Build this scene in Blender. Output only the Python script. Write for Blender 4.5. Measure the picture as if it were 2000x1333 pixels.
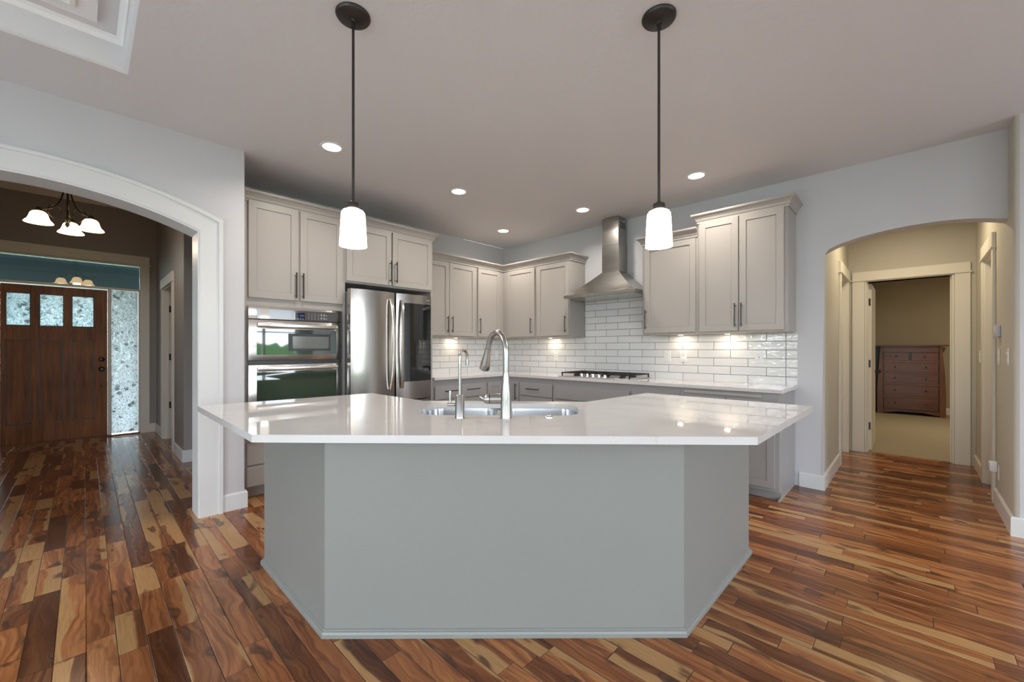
import bpy, bmesh, math, random
from mathutils import Vector, Matrix
random.seed(7)
PI = math.pi
scene = bpy.context.scene
for o in list(bpy.data.objects):
    bpy.data.objects.remove(o, do_unlink=True)
C = scene.collection

# ------------------------------------------------------------------ camera, view, world, daylight
cam_d = bpy.data.cameras.new('camera'); cam = bpy.data.objects.new('camera', cam_d); C.objects.link(cam)
cam_d.sensor_width = 36.0; cam_d.lens = 807.0 / 2000 * 36
cam_d.shift_y = 15.5 / 2000; cam_d.clip_start = 0.05
TH = math.radians(45.968)
cam.location = (4.5416, -4.5050, 1.2412)
cam.rotation_euler = (PI / 2, 0, math.atan2(math.cos(TH), math.sin(TH)))
scene.camera = cam
vs = scene.view_settings
vs.view_transform = 'Standard'; vs.look = 'None'; vs.exposure = 0.45; vs.gamma = 1.0; vs.use_curve_mapping = False
scene.cycles.use_denoising = True
scene.cycles.max_bounces = 10; scene.cycles.diffuse_bounces = 5; scene.cycles.glossy_bounces = 5
scene.cycles.transparent_max_bounces = 12
scene.cycles.sample_clamp_indirect = 6.0
scene.cycles.caustics_reflective = False; scene.cycles.caustics_refractive = False

SKY_STRENGTH = 12.0
world = bpy.data.worlds.new('sky'); scene.world = world; world.use_nodes = True
wn = world.node_tree; wn.nodes.clear()
w_tc = wn.nodes.new('ShaderNodeTexCoord'); w_sep = wn.nodes.new('ShaderNodeSeparateXYZ')
w_ramp = wn.nodes.new('ShaderNodeValToRGB'); w_bg = wn.nodes.new('ShaderNodeBackground'); w_out = wn.nodes.new('ShaderNodeOutputWorld')
wn.links.new(w_tc.outputs['Generated'], w_sep.inputs[0]); wn.links.new(w_sep.outputs['Z'], w_ramp.inputs[0])
wn.links.new(w_ramp.outputs[0], w_bg.inputs[0]); wn.links.new(w_bg.outputs[0], w_out.inputs[0])
w_ramp.color_ramp.elements[0].position = 0.0; w_ramp.color_ramp.elements[0].color = (0.84, 0.92, 1.0, 1)
w_ramp.color_ramp.elements[1].position = 0.6; w_ramp.color_ramp.elements[1].color = (0.72, 0.85, 1.0, 1)
w_bg.inputs[1].default_value = SKY_STRENGTH

def area_light(name, loc, rot, size, power, color=(1, 1, 1), size_y=None, spread=PI, parent=None, shape=None, portal=False):
    d = bpy.data.lights.new(name, 'AREA'); o = bpy.data.objects.new(name, d); C.objects.link(o)
    d.size = size; d.energy = power; d.color = color; d.spread = spread
    if size_y: d.shape = 'RECTANGLE'; d.size_y = size_y
    if shape: d.shape = shape
    if portal: d.cycles.is_portal = True
    o.location = loc; o.rotation_euler = rot
    if parent: o.parent = parent
    return o
def point_light(name, loc, power, color, radius, parent=None):
    d = bpy.data.lights.new(name, 'POINT'); o = bpy.data.objects.new(name, d); C.objects.link(o)
    d.energy = power; d.color = color; d.shadow_soft_size = radius
    o.location = loc
    if parent: o.parent = parent
    return o
# window openings of the great room (behind the camera): (wall, centre along wall, width, z0, z1)
CZ = 2.79
EAST_X, SOUTH_Y = 8.6, -9.0
EAST_WIN = [(-2.10, -0.55, 0.62, 2.30), (-5.60, -4.20, 0.90, 2.50), (-8.20, -6.60, 0.90, 2.50)]
SOUTH_WIN = [(1.20, 2.40, 0.45, 2.40), (4.20, 6.50, 0.05, 2.40)]
for (a, b, z0, z1) in EAST_WIN:
    area_light('window_daylight_portal', (EAST_X + 0.16, (a + b) / 2, (z0 + z1) / 2), (0, PI / 2, 0), z1 - z0, 1, size_y=b - a, portal=True)
for (a, b, z0, z1) in SOUTH_WIN:
    area_light('window_daylight_portal', ((a + b) / 2, SOUTH_Y - 0.16, (z0 + z1) / 2), (PI / 2, 0, 0), b - a, 1, size_y=z1 - z0, portal=True)

# ------------------------------------------------------------------ material helpers
class NT:
    def __init__(s, name):
        s.m = bpy.data.materials.new(name); s.m.use_nodes = True
        s.t = s.m.node_tree; s.t.nodes.clear()
        s.out = s.t.nodes.new('ShaderNodeOutputMaterial')
    def n(s, typ, **kw):
        x = s.t.nodes.new('ShaderNode' + typ)
        for k, v in kw.items(): setattr(x, k, v)
        return x
    def put(s, sock, v):
        if isinstance(v, bpy.types.NodeSocket): s.t.links.new(v, sock)
        elif v is not None:
            if isinstance(v, (tuple, list)) and len(v) == 3 and sock.type == 'RGBA': v = (*v, 1)
            sock.default_value = v
    def math(s, op, a, b=None, c=None, clamp=False):
        x = s.n('Math', operation=op); x.use_clamp = clamp
        for i, v in enumerate((a, b, c)):
            if v is not None: s.put(x.inputs[i], v)
        return x.outputs[0]
    def vec(s, x=0.0, y=0.0, z=0.0):
        q = s.n('CombineXYZ')
        for i, v in enumerate((x, y, z)): s.put(q.inputs[i], v)
        return q.outputs[0]
    def pos(s):
        g = s.n('NewGeometry'); q = s.n('SeparateXYZ'); s.t.links.new(g.outputs['Position'], q.inputs[0])
        return q.outputs[0], q.outputs[1], q.outputs[2], g.outputs['Position']
    def obj(s):
        g = s.n('TexCoord'); q = s.n('SeparateXYZ'); s.t.links.new(g.outputs['Object'], q.inputs[0])
        return q.outputs[0], q.outputs[1], q.outputs[2], g.outputs['Object']
    def noise(s, v, scale=5, detail=4, rough=0.5, dist=0.0):
        x = s.n('TexNoise'); s.put(x.inputs['Vector'], v); s.put(x.inputs['Scale'], scale); x.inputs['Detail'].default_value = detail
        x.inputs['Roughness'].default_value = rough; x.inputs['Distortion'].default_value = dist
        return x.outputs['Fac']
    def white(s, v, dim='3D'):
        x = s.n('TexWhiteNoise', noise_dimensions=dim)
        s.put(x.inputs['W' if dim == '1D' else 'Vector'], v)
        return x.outputs['Value'], x.outputs['Color']
    def ramp(s, f, stops):
        x = s.n('ValToRGB'); e = x.color_ramp.elements
        while len(e) < len(stops): e.new(0.5)
        for i, (p, c) in enumerate(stops):
            e[i].position = p; e[i].color = (*c, 1) if len(c) == 3 else c
        s.put(x.inputs[0], f); return x.outputs[0]
    def mix(s, f, a, b, blend='MIX'):
        x = s.n('Mix', data_type='RGBA', blend_type=blend)
        s.put(x.inputs[0], f); s.put(x.inputs[6], a); s.put(x.inputs[7], b); return x.outputs[2]
    def smooth(s, v, a, b):
        x = s.n('MapRange', interpolation_type='SMOOTHSTEP'); s.put(x.inputs[0], v)
        x.inputs[1].default_value = a; x.inputs[2].default_value = b; return x.outputs[0]
    def bump(s, h, strength=0.2, dist=0.01):
        x = s.n('Bump'); x.inputs['Strength'].default_value = strength; x.inputs['Distance'].default_value = dist
        s.put(x.inputs['Height'], h); return x.outputs[0]
    def bsdf(s, color=(0.8, 0.8, 0.8), rough=0.5, metal=0.0, normal=None, **kw):
        b = s.n('BsdfPrincipled'); s.put(b.inputs['Base Color'], color); s.put(b.inputs['Roughness'], rough); s.put(b.inputs['Metallic'], metal)
        if normal is not None: s.put(b.inputs['Normal'], normal)
        for k, v in kw.items(): s.put(b.inputs[k], v)
        return b.outputs[0]
    def done(s, sh):
        s.t.links.new(sh, s.out.inputs[0]); return s.m

def simple(name, color, rough=0.5, metal=0.0, **kw):
    t = NT(name); return t.done(t.bsdf(color, rough, metal, **kw))
def painted_wall(name, color, scale=90, strength=0.22, rough=0.6):
    t = NT(name); x, y, z, p = t.pos()
    n = t.noise(p, scale, 3, 0.6); n2 = t.noise(p, scale * 0.3, 2)
    h = t.math('ADD', n, n2)
    return t.done(t.bsdf(color, rough, 0, t.bump(h, strength, 0.003)))
def emis(name, color, strength):
    t = NT(name); e = t.n('Emission'); t.put(e.inputs[0], color); e.inputs[1].default_value = strength; return t.done(e.outputs[0])

M = {}
M['wall'] = painted_wall('wall_paint', (0.60, 0.595, 0.61))
M['wall_hall'] = painted_wall('hall_paint', (0.53, 0.50, 0.43))
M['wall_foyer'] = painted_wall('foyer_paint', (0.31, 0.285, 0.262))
M['wall_bed'] = painted_wall('bedroom_paint', (0.40, 0.33, 0.22))
M['ceiling'] = painted_wall('ceiling_paint', (0.73, 0.715, 0.72), 55, 0.35)
M['trim'] = simple('white_trim_paint', (0.72, 0.72, 0.71), 0.35)
M['trim_bright'] = simple('bright_white_trim_paint', (0.90, 0.90, 0.89), 0.35)
M['trim_cream'] = simple('cream_trim_paint', (0.74, 0.70, 0.62), 0.4)
M['cab'] = simple('cabinet_paint', (0.40, 0.368, 0.336), 0.38)
M['cab_inner'] = simple('cabinet_shadow_gap', (0.30, 0.285, 0.26), 0.5)
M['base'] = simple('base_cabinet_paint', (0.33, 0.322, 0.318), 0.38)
M['island'] = simple('island_paint', (0.26, 0.265, 0.245), 0.42)
M['bronze'] = simple('dark_bronze_metal', (0.055, 0.05, 0.047), 0.38, 0.7)
M['black'] = simple('black_plastic', (0.012, 0.012, 0.013), 0.35)
M['iron'] = simple('black_iron', (0.02, 0.019, 0.018), 0.55, 0.3)
M['chrome'] = simple('polished_chrome', (0.85, 0.85, 0.85), 0.08, 1.0)
M['plastic'] = simple('white_plastic', (0.82, 0.82, 0.80), 0.3)
M['plastic_grey'] = simple('pale_grey_plastic', (0.55, 0.58, 0.66), 0.4)
M['slot'] = simple('dark_slot', (0.05, 0.05, 0.05), 0.6)
M['black_glass'] = simple('black_glass', (0.010, 0.011, 0.012), 0.03, 0.0, **{'Specular IOR Level': 0.9})
M['oven_glass'] = simple('green_reflection_oven_glass', (0.035, 0.055, 0.035), 0.03, 0.0, **{'Specular IOR Level': 1.0})  # green in the base colour paints in the lawn's reflection
M['panel_glass'] = simple('smoked_panel_glass', (0.075, 0.072, 0.070), 0.06)

def steel(name, color, rough, axis, bump=0.05, var=0.12, fine=160):
    t = NT(name); x, y, z, p = t.obj()
    sc = {'x': (1.5, fine, fine), 'y': (fine, 1.5, fine), 'z': (fine, fine, 1.5)}[axis]
    v = t.vec(t.math('MULTIPLY', x, sc[0]), t.math('MULTIPLY', y, sc[1]), t.math('MULTIPLY', z, sc[2]))
    n = t.noise(v, 1.0, 3, 0.6)
    r = t.math('MULTIPLY_ADD', n, var, rough - var / 2)
    return t.done(t.bsdf(color, r, 1.0, t.bump(n, bump, 0.001)))
M['steel_v'] = steel('brushed_steel_vertical', (0.46, 0.43, 0.40), 0.20, 'z')
M['steel_h'] = steel('brushed_steel_horizontal', (0.70, 0.67, 0.63), 0.22, 'x')
M['steel_hood'] = steel('brushed_hood_steel', (0.41, 0.395, 0.37), 0.27, 'x', 0.006, 0.04, 420)
M['nickel'] = simple('brushed_nickel', (0.44, 0.425, 0.40), 0.26, 1.0)
M['sink_steel'] = simple('satin_sink_steel', (0.46, 0.47, 0.48), 0.24, 1.0)

def quartz():
    t = NT('white_quartz'); x, y, z, p = t.pos()
    w = t.noise(p, 1.6, 5, 0.62, 1.6)
    line = t.math('ABSOLUTE', t.math('SUBTRACT', w, 0.5))
    m = t.math('SUBTRACT', 1.0, t.smooth(line, 0.0, 0.012))
    m = t.math('MULTIPLY', m, t.smooth(t.noise(p, 3.1, 2), 0.5, 0.72))
    cl = t.noise(p, 9, 3)
    base = t.mix(cl, (0.64, 0.62, 0.605), (0.70, 0.685, 0.67))
    col = t.mix(t.math('MULTIPLY', m, 0.5), base, (0.42, 0.40, 0.38))
    return t.done(t.bsdf(col, 0.03, 0))
M['quartz'] = quartz()

def wood_floor():
    t = NT('acacia_plank_floor'); x, y, z, p = t.pos()
    W = 0.0905
    yy = t.math('DIVIDE', t.math('ADD', y, 10.0 * 0 + 4.5 + W * 200), W)
    row = t.math('FLOOR', yy); fy = t.math('SUBTRACT', yy, row)
    r1, _ = t.white(row, '1D'); r2, _ = t.white(t.math('ADD', row, 77.3), '1D')
    L = t.math('MULTIPLY_ADD', r1, 0.40, 0.34)
    xx = t.math('ADD', t.math('DIVIDE', t.math('ADD', x, 30.0), L), t.math('MULTIPLY', r2, 13.0))
    # uneven board lengths within a row
    xx = t.math('ADD', xx, t.math('MULTIPLY', t.math('SINE', t.math('MULTIPLY', xx, 2.1)), 0.32))
    col = t.math('FLOOR', xx); fx = t.math('SUBTRACT', xx, col)
    idv = t.vec(row, col, 0.0)
    a, ac = t.white(idv); b, bc = t.white(t.vec(row, col, 5.5)); c, _ = t.white(t.vec(row, col, 9.1))
    d, _ = t.white(t.vec(row, col, 21.7))
    ox = t.math('MULTIPLY', a, 60.0); oy = t.math('MULTIPLY', b, 60.0)
    # figure that bends along the board
    warp = t.noise(t.vec(t.math('MULTIPLY_ADD', x, 2.2, ox), t.math('MULTIPLY_ADD', y, 5.0, oy), 0.0), 1.3, 2, 0.45, 0.4)
    v = t.math('ADD', t.math('MULTIPLY', fy, 1.0), t.math('MULTIPLY', t.math('SUBTRACT', warp, 0.5), 1.9))
    fig = t.noise(t.vec(t.math('MULTIPLY_ADD', x, 1.1, ox), t.math('MULTIPLY_ADD', v, 2.6, oy), 0.0), 1.5, 4, 0.5, 0.3)
    fine = t.noise(t.vec(t.math('MULTIPLY', x, 7.0), t.math('MULTIPLY', y, 190.0), t.math('MULTIPLY', a, 9.0)), 1.0, 4, 0.65)
    heart = t.ramp(fig, [(0.22, (0.095, 0.029, 0.010)), (0.38, (0.22, 0.072, 0.023)), (0.52, (0.34, 0.122, 0.039)), (0.66, (0.44, 0.178, 0.060)), (0.82, (0.54, 0.255, 0.09))])
    tone = t.ramp(c, [(0.0, (0.30, 0.24, 0.22)), (0.3, (0.62, 0.54, 0.50)), (0.65, (0.92, 0.86, 0.82)), (1.0, (1.30, 1.38, 1.42))])
    heart = t.mix(1.0, heart, tone, 'MULTIPLY')
    sap = t.mix(fig, (0.52, 0.285, 0.115), (0.42, 0.215, 0.080))
    # sapwood along one edge, wandering; some boards nearly all sapwood
    edge = t.math('ABSOLUTE', t.math('SUBTRACT', fy, t.math('GREATER_THAN', b, 0.5)))
    wander = t.math('ADD', edge, t.math('MULTIPLY', t.math('SUBTRACT', warp, 0.5), 1.0))
    thr = t.math('MULTIPLY_ADD', t.math('POWER', d, 3.8), 1.20, -0.12)
    diff = t.math('SUBTRACT', thr, wander)
    smask = t.smooth(diff, -0.07, 0.06)
    colr = t.mix(smask, heart, sap)
    # dark eyes
    eye = t.noise(t.vec(t.math('MULTIPLY_ADD', x, 3.2, oy), t.math('MULTIPLY_ADD', y, 8.0, ox), 3.0), 1.6, 2, 0.4, 0.3)
    emask = t.smooth(eye, 0.60, 0.69)
    rings = t.math('SINE', t.math('MULTIPLY', eye, 70.0))
    eyec = t.mix(t.math('MULTIPLY_ADD', rings, 0.25, 0.35), (0.05, 0.018, 0.008), (0.17, 0.07, 0.028))
    colr = t.mix(t.math('MULTIPLY', emask, 0.8), colr, eyec)
    colr = t.mix(t.math('MULTIPLY', t.smooth(fine, 0.42, 0.75), 0.35), colr, (0.07, 0.026, 0.011))
    # joints
    gy = t.math('MULTIPLY', t.math('MINIMUM', fy, t.math('SUBTRACT', 1.0, fy)), W)
    gx = t.math('MULTIPLY', t.math('MINIMUM', fx, t.math('SUBTRACT', 1.0, fx)), L)
    g = t.math('MINIMUM', gy, gx)
    gm = t.smooth(g, 0.0006, 0.0018)
    colr = t.mix(gm, (0.03, 0.013, 0.007), colr)
    h = t.math('ADD', t.smooth(g, 0.0, 0.004), t.math('MULTIPLY', fine, 0.05))
    rough = t.math('MULTIPLY_ADD', fine, 0.10, 0.15)
    return t.done(t.bsdf(colr, rough, 0, t.bump(h, 0.35, 0.002), **{'Specular IOR Level': 0.42}))
M['floor'] = wood_floor()

def tiles(name, axis):
    t = NT(name); x, y, z, p = t.pos()
    u = x if axis == 'x' else y
    if axis == 'x': uu = t.math('DIVIDE', t.math('SUBTRACT', u, 3.709 - 0.3145 * 40), 0.3145)
    else: uu = t.math('DIVIDE', t.math('ADD', u, 0.3145 * 40 + 0.10), 0.3145)
    vv = t.math('DIVIDE', t.math('SUBTRACT', z, 0.9014 - 0.0825 * 20), 0.0825)
    row = t.math('FLOOR', vv); fv = t.math('SUBTRACT', vv, row)
    odd = t.math('MODULO', row, 2.0)
    sh = t.math('ADD', uu, t.math('MULTIPLY', odd, 0.5))
    colm = t.math('FLOOR', sh); fu = t.math('SUBTRACT', sh, colm)
    du = t.math('MULTIPLY', t.math('MINIMUM', fu, t.math('SUBTRACT', 1.0, fu)), 0.3145)
    if axis == 'x':
        trimc = t.math('GREATER_THAN', u, 3.709)
        du_t = t.math('ABSOLUTE', t.math('SUBTRACT', u, 3.709))
        mm = t.n('Mix', data_type='FLOAT'); t.put(mm.inputs[0], trimc); t.put(mm.inputs[2], t.math('MINIMUM', du, du_t)); t.put(mm.inputs[3], du_t)
        du = mm.outputs[0]
    dv = t.math('MULTIPLY', t.math('MINIMUM', fv, t.math('SUBTRACT', 1.0, fv)), 0.0825)
    d = t.math('MINIMUM', du, dv)
    gm = t.smooth(d, 0.0017, 0.0026)
    a, ac = t.white(t.vec(row, colm, 2.0))
    tilec = t.mix(a, (0.74, 0.73, 0.725), (0.80, 0.795, 0.79))
    col = t.mix(gm, (0.085, 0.083, 0.082), tilec)
    wob = t.noise(t.vec(t.math('MULTIPLY_ADD', u, 7.0, t.math('MULTIPLY', a, 30.0)), t.math('MULTIPLY', z, 14.0), t.math('MULTIPLY', a, 11.0)), 1.6, 2, 0.5, 0.5)
    h = t.math('ADD', t.math('MULTIPLY', t.smooth(d, 0.001, 0.006), 0.35), wob)
    rough = t.math('MULTIPLY_ADD', gm, -0.6, 0.66)
    return t.done(t.bsdf(col, rough, 0, t.bump(h, 0.55, 0.006)))
M['tile_x'] = tiles('white_wavy_tile_long_wall', 'x')
M['tile_y'] = tiles('white_wavy_tile_short_wall', 'y')

def wood(name, c0, c1, axis='z', scale=1.0, rough=0.35, spec=0.5):
    t = NT(name); x, y, z, p = t.obj()
    f = {'x': (2, 30, 30), 'y': (30, 2, 30), 'z': (30, 30, 2)}[axis]
    v = t.vec(t.math('MULTIPLY', x, f[0] * scale), t.math('MULTIPLY', y, f[1] * scale), t.math('MULTIPLY', z, f[2] * scale))
    n = t.noise(v, 1.0, 5, 0.6, 0.5); big = t.noise(p, 2.2, 2)
    k = t.math('ADD', t.math('MULTIPLY', n, 0.65), t.math('MULTIPLY', big, 0.35))
    col = t.ramp(k, [(0.32, c0), (0.66, c1)])
    return t.done(t.bsdf(col, rough, 0, t.bump(n, 0.08, 0.002), **{'Specular IOR Level': spec}))
M['door_wood'] = wood('stained_door_wood', (0.12, 0.042, 0.014), (0.36, 0.140, 0.048), 'z', 1.0, 0.42, 0.2)
M['door_wood_h'] = wood('stained_door_wood_rail', (0.050, 0.016, 0.006), (0.135, 0.047, 0.017), 'y')
M['door_dark'] = simple('dark_stained_molding', (0.022, 0.008, 0.004), 0.4)
M['dresser'] = wood('cherry_dresser_wood', (0.080, 0.025, 0.013), (0.19, 0.066, 0.034), 'x', 1.0, 0.3)
M['dresser_post'] = wood('cherry_dresser_post', (0.10, 0.036, 0.015), (0.21, 0.085, 0.032), 'z', 1.0, 0.3)
M['rawwood'] = simple('pale_maple', (0.55, 0.40, 0.24), 0.5)
M['black_wood'] = simple('black_lacquer', (0.006, 0.006, 0.007), 0.3)

def carpet():
    t = NT('beige_carpet'); x, y, z, p = t.pos()
    n = t.noise(p, 160, 3, 0.7); b = t.math('ADD', t.math('MULTIPLY', t.noise(p, 3, 2), 0.5), t.noise(p, 38, 3, 0.7))
    col = t.mix(n, (0.30, 0.235, 0.14), (0.52, 0.43, 0.29))
    col = t.mix(t.math('MULTIPLY', b, 0.3), col, (0.34, 0.27, 0.17))
    return t.done(t.bsdf(col, 0.95, 0, t.bump(n, 0.8, 0.01)))
M['carpet'] = carpet()

def film_glass(name, tint, seed):
    t = NT(name); x, y, z, p = t.pos()
    v = t.vec(seed, y, z)
    wv = t.noise(v, 14, 3, 0.5, 0.8)
    vo = t.n('TexVoronoi', feature='F1'); t.put(vo.inputs['Vector'], v); vo.inputs['Scale'].default_value = 42
    vr = t.n('TexVoronoi', feature='F1'); t.put(vr.inputs['Vector'], v); vr.inputs['Scale'].default_value = 11
    blot = t.math('SUBTRACT', 1.0, t.smooth(vr.outputs['Distance'], 0.26, 0.36))
    us, vs2 = t.math('ADD', y, z), t.math('SUBTRACT', z, y)
    jx = t.math('MULTIPLY', t.math('SUBTRACT', wv, 0.5), 1.6)
    def dashes(fu, fv, off, lo, hi):
        q = t.n('TexVoronoi', feature='F1'); q.inputs['Scale'].default_value = 1.0
        t.put(q.inputs['Vector'], t.vec(seed + off, t.math('ADD', t.math('MULTIPLY', us, fu), jx), t.math('ADD', t.math('MULTIPLY', vs2, fv), jx)))
        return t.math('SUBTRACT', 1.0, t.smooth(q.outputs['Distance'], lo, hi))
    leaf = t.math('MAXIMUM', dashes(62, 26, 0.0, 0.20, 0.30), dashes(24, 56, 7.0, 0.18, 0.28))
    dark = t.math('MAXIMUM', t.math('MULTIPLY', leaf, 0.88), t.math('MULTIPLY', blot, t.math('MULTIPLY', t.smooth(wv, 0.42, 0.55), 0.8)))
    col = t.mix(dark, tint, (0.04, 0.055, 0.05))
    col = t.mix(t.math('MULTIPLY', t.smooth(wv, 0.5, 0.7), 0.30), col, (0.48, 0.56, 0.57))
    tr = t.n('BsdfTranslucent'); t.put(tr.inputs[0], col)
    gl = t.n('BsdfGlossy'); gl.inputs[1].default_value = 0.12; t.put(gl.inputs[0], (0.9, 0.95, 1.0))
    t.put(gl.inputs['Normal'], t.bump(wv, 0.6, 0.01))
    mx = t.n('MixShader'); mx.inputs[0].default_value = 0.07
    t.t.links.new(tr.outputs[0], mx.inputs[1]); t.t.links.new(gl.outputs[0], mx.inputs[2])
    return t.done(mx.outputs[0])
M['film_door'] = film_glass('leaf_pattern_film_door', (0.40, 0.475, 0.48), 3.0)
M['film_side'] = film_glass('leaf_pattern_film_sidelight', (0.40, 0.425, 0.42), 8.0)
def clear_glass():
    t = NT('clear_window_glass'); tr = t.n('BsdfTransparent'); t.put(tr.inputs[0], (0.60, 0.66, 0.65))
    gl = t.n('BsdfGlossy'); gl.inputs[1].default_value = 0.01
    fr = t.n('Fresnel'); fr.inputs[0].default_value = 1.7
    mx = t.n('MixShader'); t.put(mx.inputs[0], fr.outputs[0])
    t.t.links.new(tr.outputs[0], mx.inputs[1]); t.t.links.new(gl.outputs[0], mx.inputs[2])
    return t.done(mx.outputs[0])
M['clear_glass'] = clear_glass()
M['pendant_glass'] = emis('lit_pendant_glass', (1.0, 0.93, 0.83), 9.0)
M['chand_glass'] = emis('lit_chandelier_glass', (1.0, 0.66, 0.33), 5.5)
M['lamp_lens'] = emis('lit_downlight_lens', (1.0, 0.95, 0.88), 12.0)
M['puck_lens'] = emis('lit_puck_lens', (1.0, 0.85, 0.62), 6.0)
M['display'] = emis('blue_display_digits', (0.05, 0.18, 0.9), 1.2)
M['legend'] = simple('pale_panel_legend', (0.42, 0.42, 0.42), 0.5)
M['grass'] = simple('lawn_green', (0.085, 0.115, 0.05), 0.9)
M['patio'] = simple('pale_bounce_concrete', (0.62, 0.61, 0.60), 0.9)
M['bounce_carpet'] = simple('pale_bounce_carpet', (0.60, 0.57, 0.53), 0.95)
M['leaf'] = simple('hedge_green', (0.06, 0.15, 0.035), 0.8)
M['stone'] = simple('porch_concrete', (0.16, 0.18, 0.185), 0.8)
M['porch'] = simple('porch_teal_paint', (0.035, 0.055, 0.058), 0.6)

# ------------------------------------------------------------------ geometry helpers
def finish(name, bm, mat, parent=None, smooth=False, angle=35, kind=None, label=None, cat=None, group=None, loc=None):
    bmesh.ops.recalc_face_normals(bm, faces=bm.faces[:])
    me = bpy.data.meshes.new(name); bm.to_mesh(me); bm.free()
    if mat is not None:
        for m_ in (mat if isinstance(mat, (list, tuple)) else [mat]): me.materials.append(m_)
    if smooth:
        for p in me.polygons: p.use_smooth = True
        try: me.set_sharp_from_angle(angle=math.radians(angle))
        except Exception: pass
    o = bpy.data.objects.new(name, me); C.objects.link(o)
    if parent is not None: o.parent = parent
    if loc is not None: o.location = loc
    tag(o, label, cat, group, kind)
    return o
def tag(o, label=None, cat=None, group=None, kind=None):
    if label: o['label'] = label
    if cat: o['category'] = cat
    if group: o['group'] = group
    if kind: o['kind'] = kind
    return o
def thing(name, label, cat, loc=(0, 0, 0), rz=0.0, group=None, kind=None):
    o = bpy.data.objects.new(name, None); C.objects.link(o); o.empty_display_size = 0.1
    o.location = loc; o.rotation_euler = (0, 0, rz)
    return tag(o, label, cat, group, kind)
def B(): return bmesh.new()
def box(bm, x0, x1, y0, y1, z0, z1, bev=0.0, seg=1):
    g = bmesh.ops.create_cube(bm, size=1.0)
    vs_ = g['verts']
    for v in vs_:
        v.co = Vector((x0 + (v.co.x + .5) * (x1 - x0), y0 + (v.co.y + .5) * (y1 - y0), z0 + (v.co.z + .5) * (z1 - z0)))
    if bev > 0:
        es = list({e for v in vs_ for e in v.link_edges})
        bmesh.ops.bevel(bm, geom=es, offset=bev, segments=seg, profile=0.5, affect='EDGES')
    return bm
def bx(x0, x1, y0, y1, z0, z1, bev=0.0, seg=1): return box(B(), x0, x1, y0, y1, z0, z1, bev, seg)
def prism(bm, pts, lo, hi, axis='z'):
    """extrude a polygon (pairs) along an axis: z: pts are x,y; y: pts are x,z; x: pts are y,z"""
    def mk(p, h):
        if axis == 'z': return (p[0], p[1], h)
        if axis == 'y': return (p[0], h, p[1])
        return (h, p[0], p[1])
    a = [bm.verts.new(mk(p, lo)) for p in pts]; b = [bm.verts.new(mk(p, hi)) for p in pts]
    n = len(pts)
    f1 = bm.faces.new(a[::-1]); f2 = bm.faces.new(b)
    for i in range(n): bm.faces.new((a[i], a[(i + 1) % n], b[(i + 1) % n], b[i]))
    return a, b
def tube(bm, pts, r, seg=12, caps=True):
    pts = [Vector(p) for p in pts]
    rs = r if isinstance(r, (list, tuple)) else [r] * len(pts)
    rings = []; up = None
    for i, p in enumerate(pts):
        if i == 0: t = pts[1] - p
        elif i == len(pts) - 1: t = p - pts[i - 1]
        else: t = (pts[i + 1] - p).normalized() + (p - pts[i - 1]).normalized()
        t.normalize()
        if up is None:
            up = Vector((0, 0, 1)) if abs(t.z) < 0.9 else Vector((1, 0, 0))
        a = t.cross(up)
        if a.length < 1e-6: a = t.cross(Vector((0, 1, 0)))
        a.normalize(); b = a.cross(t).normalized(); up = b
        rings.append([bm.verts.new(p + (a * math.cos(2 * PI * k / seg) + b * math.sin(2 * PI * k / seg)) * rs[i]) for k in range(seg)])
    for i in range(len(rings) - 1):
        for k in range(seg):
            bm.faces.new((rings[i][k], rings[i][(k + 1) % seg], rings[i + 1][(k + 1) % seg], rings[i + 1][k]))
    if caps:
        bm.faces.new(rings[0][::-1]); bm.faces.new(rings[-1])
    return bm
def lathe(bm, prof, c=(0, 0, 0), seg=32, cap0=False, cap1=False, mat=None):
    rings = []
    for (r, z) in prof:
        ring = [bm.verts.new((c[0] + r * math.cos(2 * PI * k / seg), c[1] + r * math.sin(2 * PI * k / seg), c[2] + z)) for k in range(seg)]
        rings.append(ring)
    fs = []
    for i in range(len(rings) - 1):
        for k in range(seg):
            fs.append(bm.faces.new((rings[i][k], rings[i][(k + 1) % seg], rings[i + 1][(k + 1) % seg], rings[i + 1][k])))
    if cap0: bm.faces.new(rings[0][::-1])
    if cap1: bm.faces.new(rings[-1])
    return bm
def sweep(bm, path, prof, closed=False, side=1):
    """profile (out, z) carried along a flat path with mitred corners; out is to the right of travel when side=1"""
    P = [Vector((p[0], p[1])) for p in path]; n = len(P); rings = []
    def nrm(a, b):
        d = (b - a).normalized(); return Vector((d.y, -d.x)) * side
    for i in range(n):
        if closed: n0, n1 = nrm(P[i - 1], P[i]), nrm(P[i], P[(i + 1) % n])
        elif i == 0: n0 = n1 = nrm(P[0], P[1])
        elif i == n - 1: n0 = n1 = nrm(P[-2], P[-1])
        else: n0, n1 = nrm(P[i - 1], P[i]), nrm(P[i], P[i + 1])
        m = (n0 + n1); m = m / max(1e-6, m.dot(n0))
        rings.append([bm.verts.new((P[i].x + m.x * o, P[i].y + m.y * o, z)) for (o, z) in prof])
    k = len(prof)
    for i in range(n if closed else n - 1):
        a, b = rings[i], rings[(i + 1) % n]
        for j in range(k): bm.faces.new((a[j], a[(j + 1) % k], b[(j + 1) % k], b[j]))
    if not closed:
        bm.faces.new(rings[0][::-1]); bm.faces.new(rings[-1])
    return bm
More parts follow.
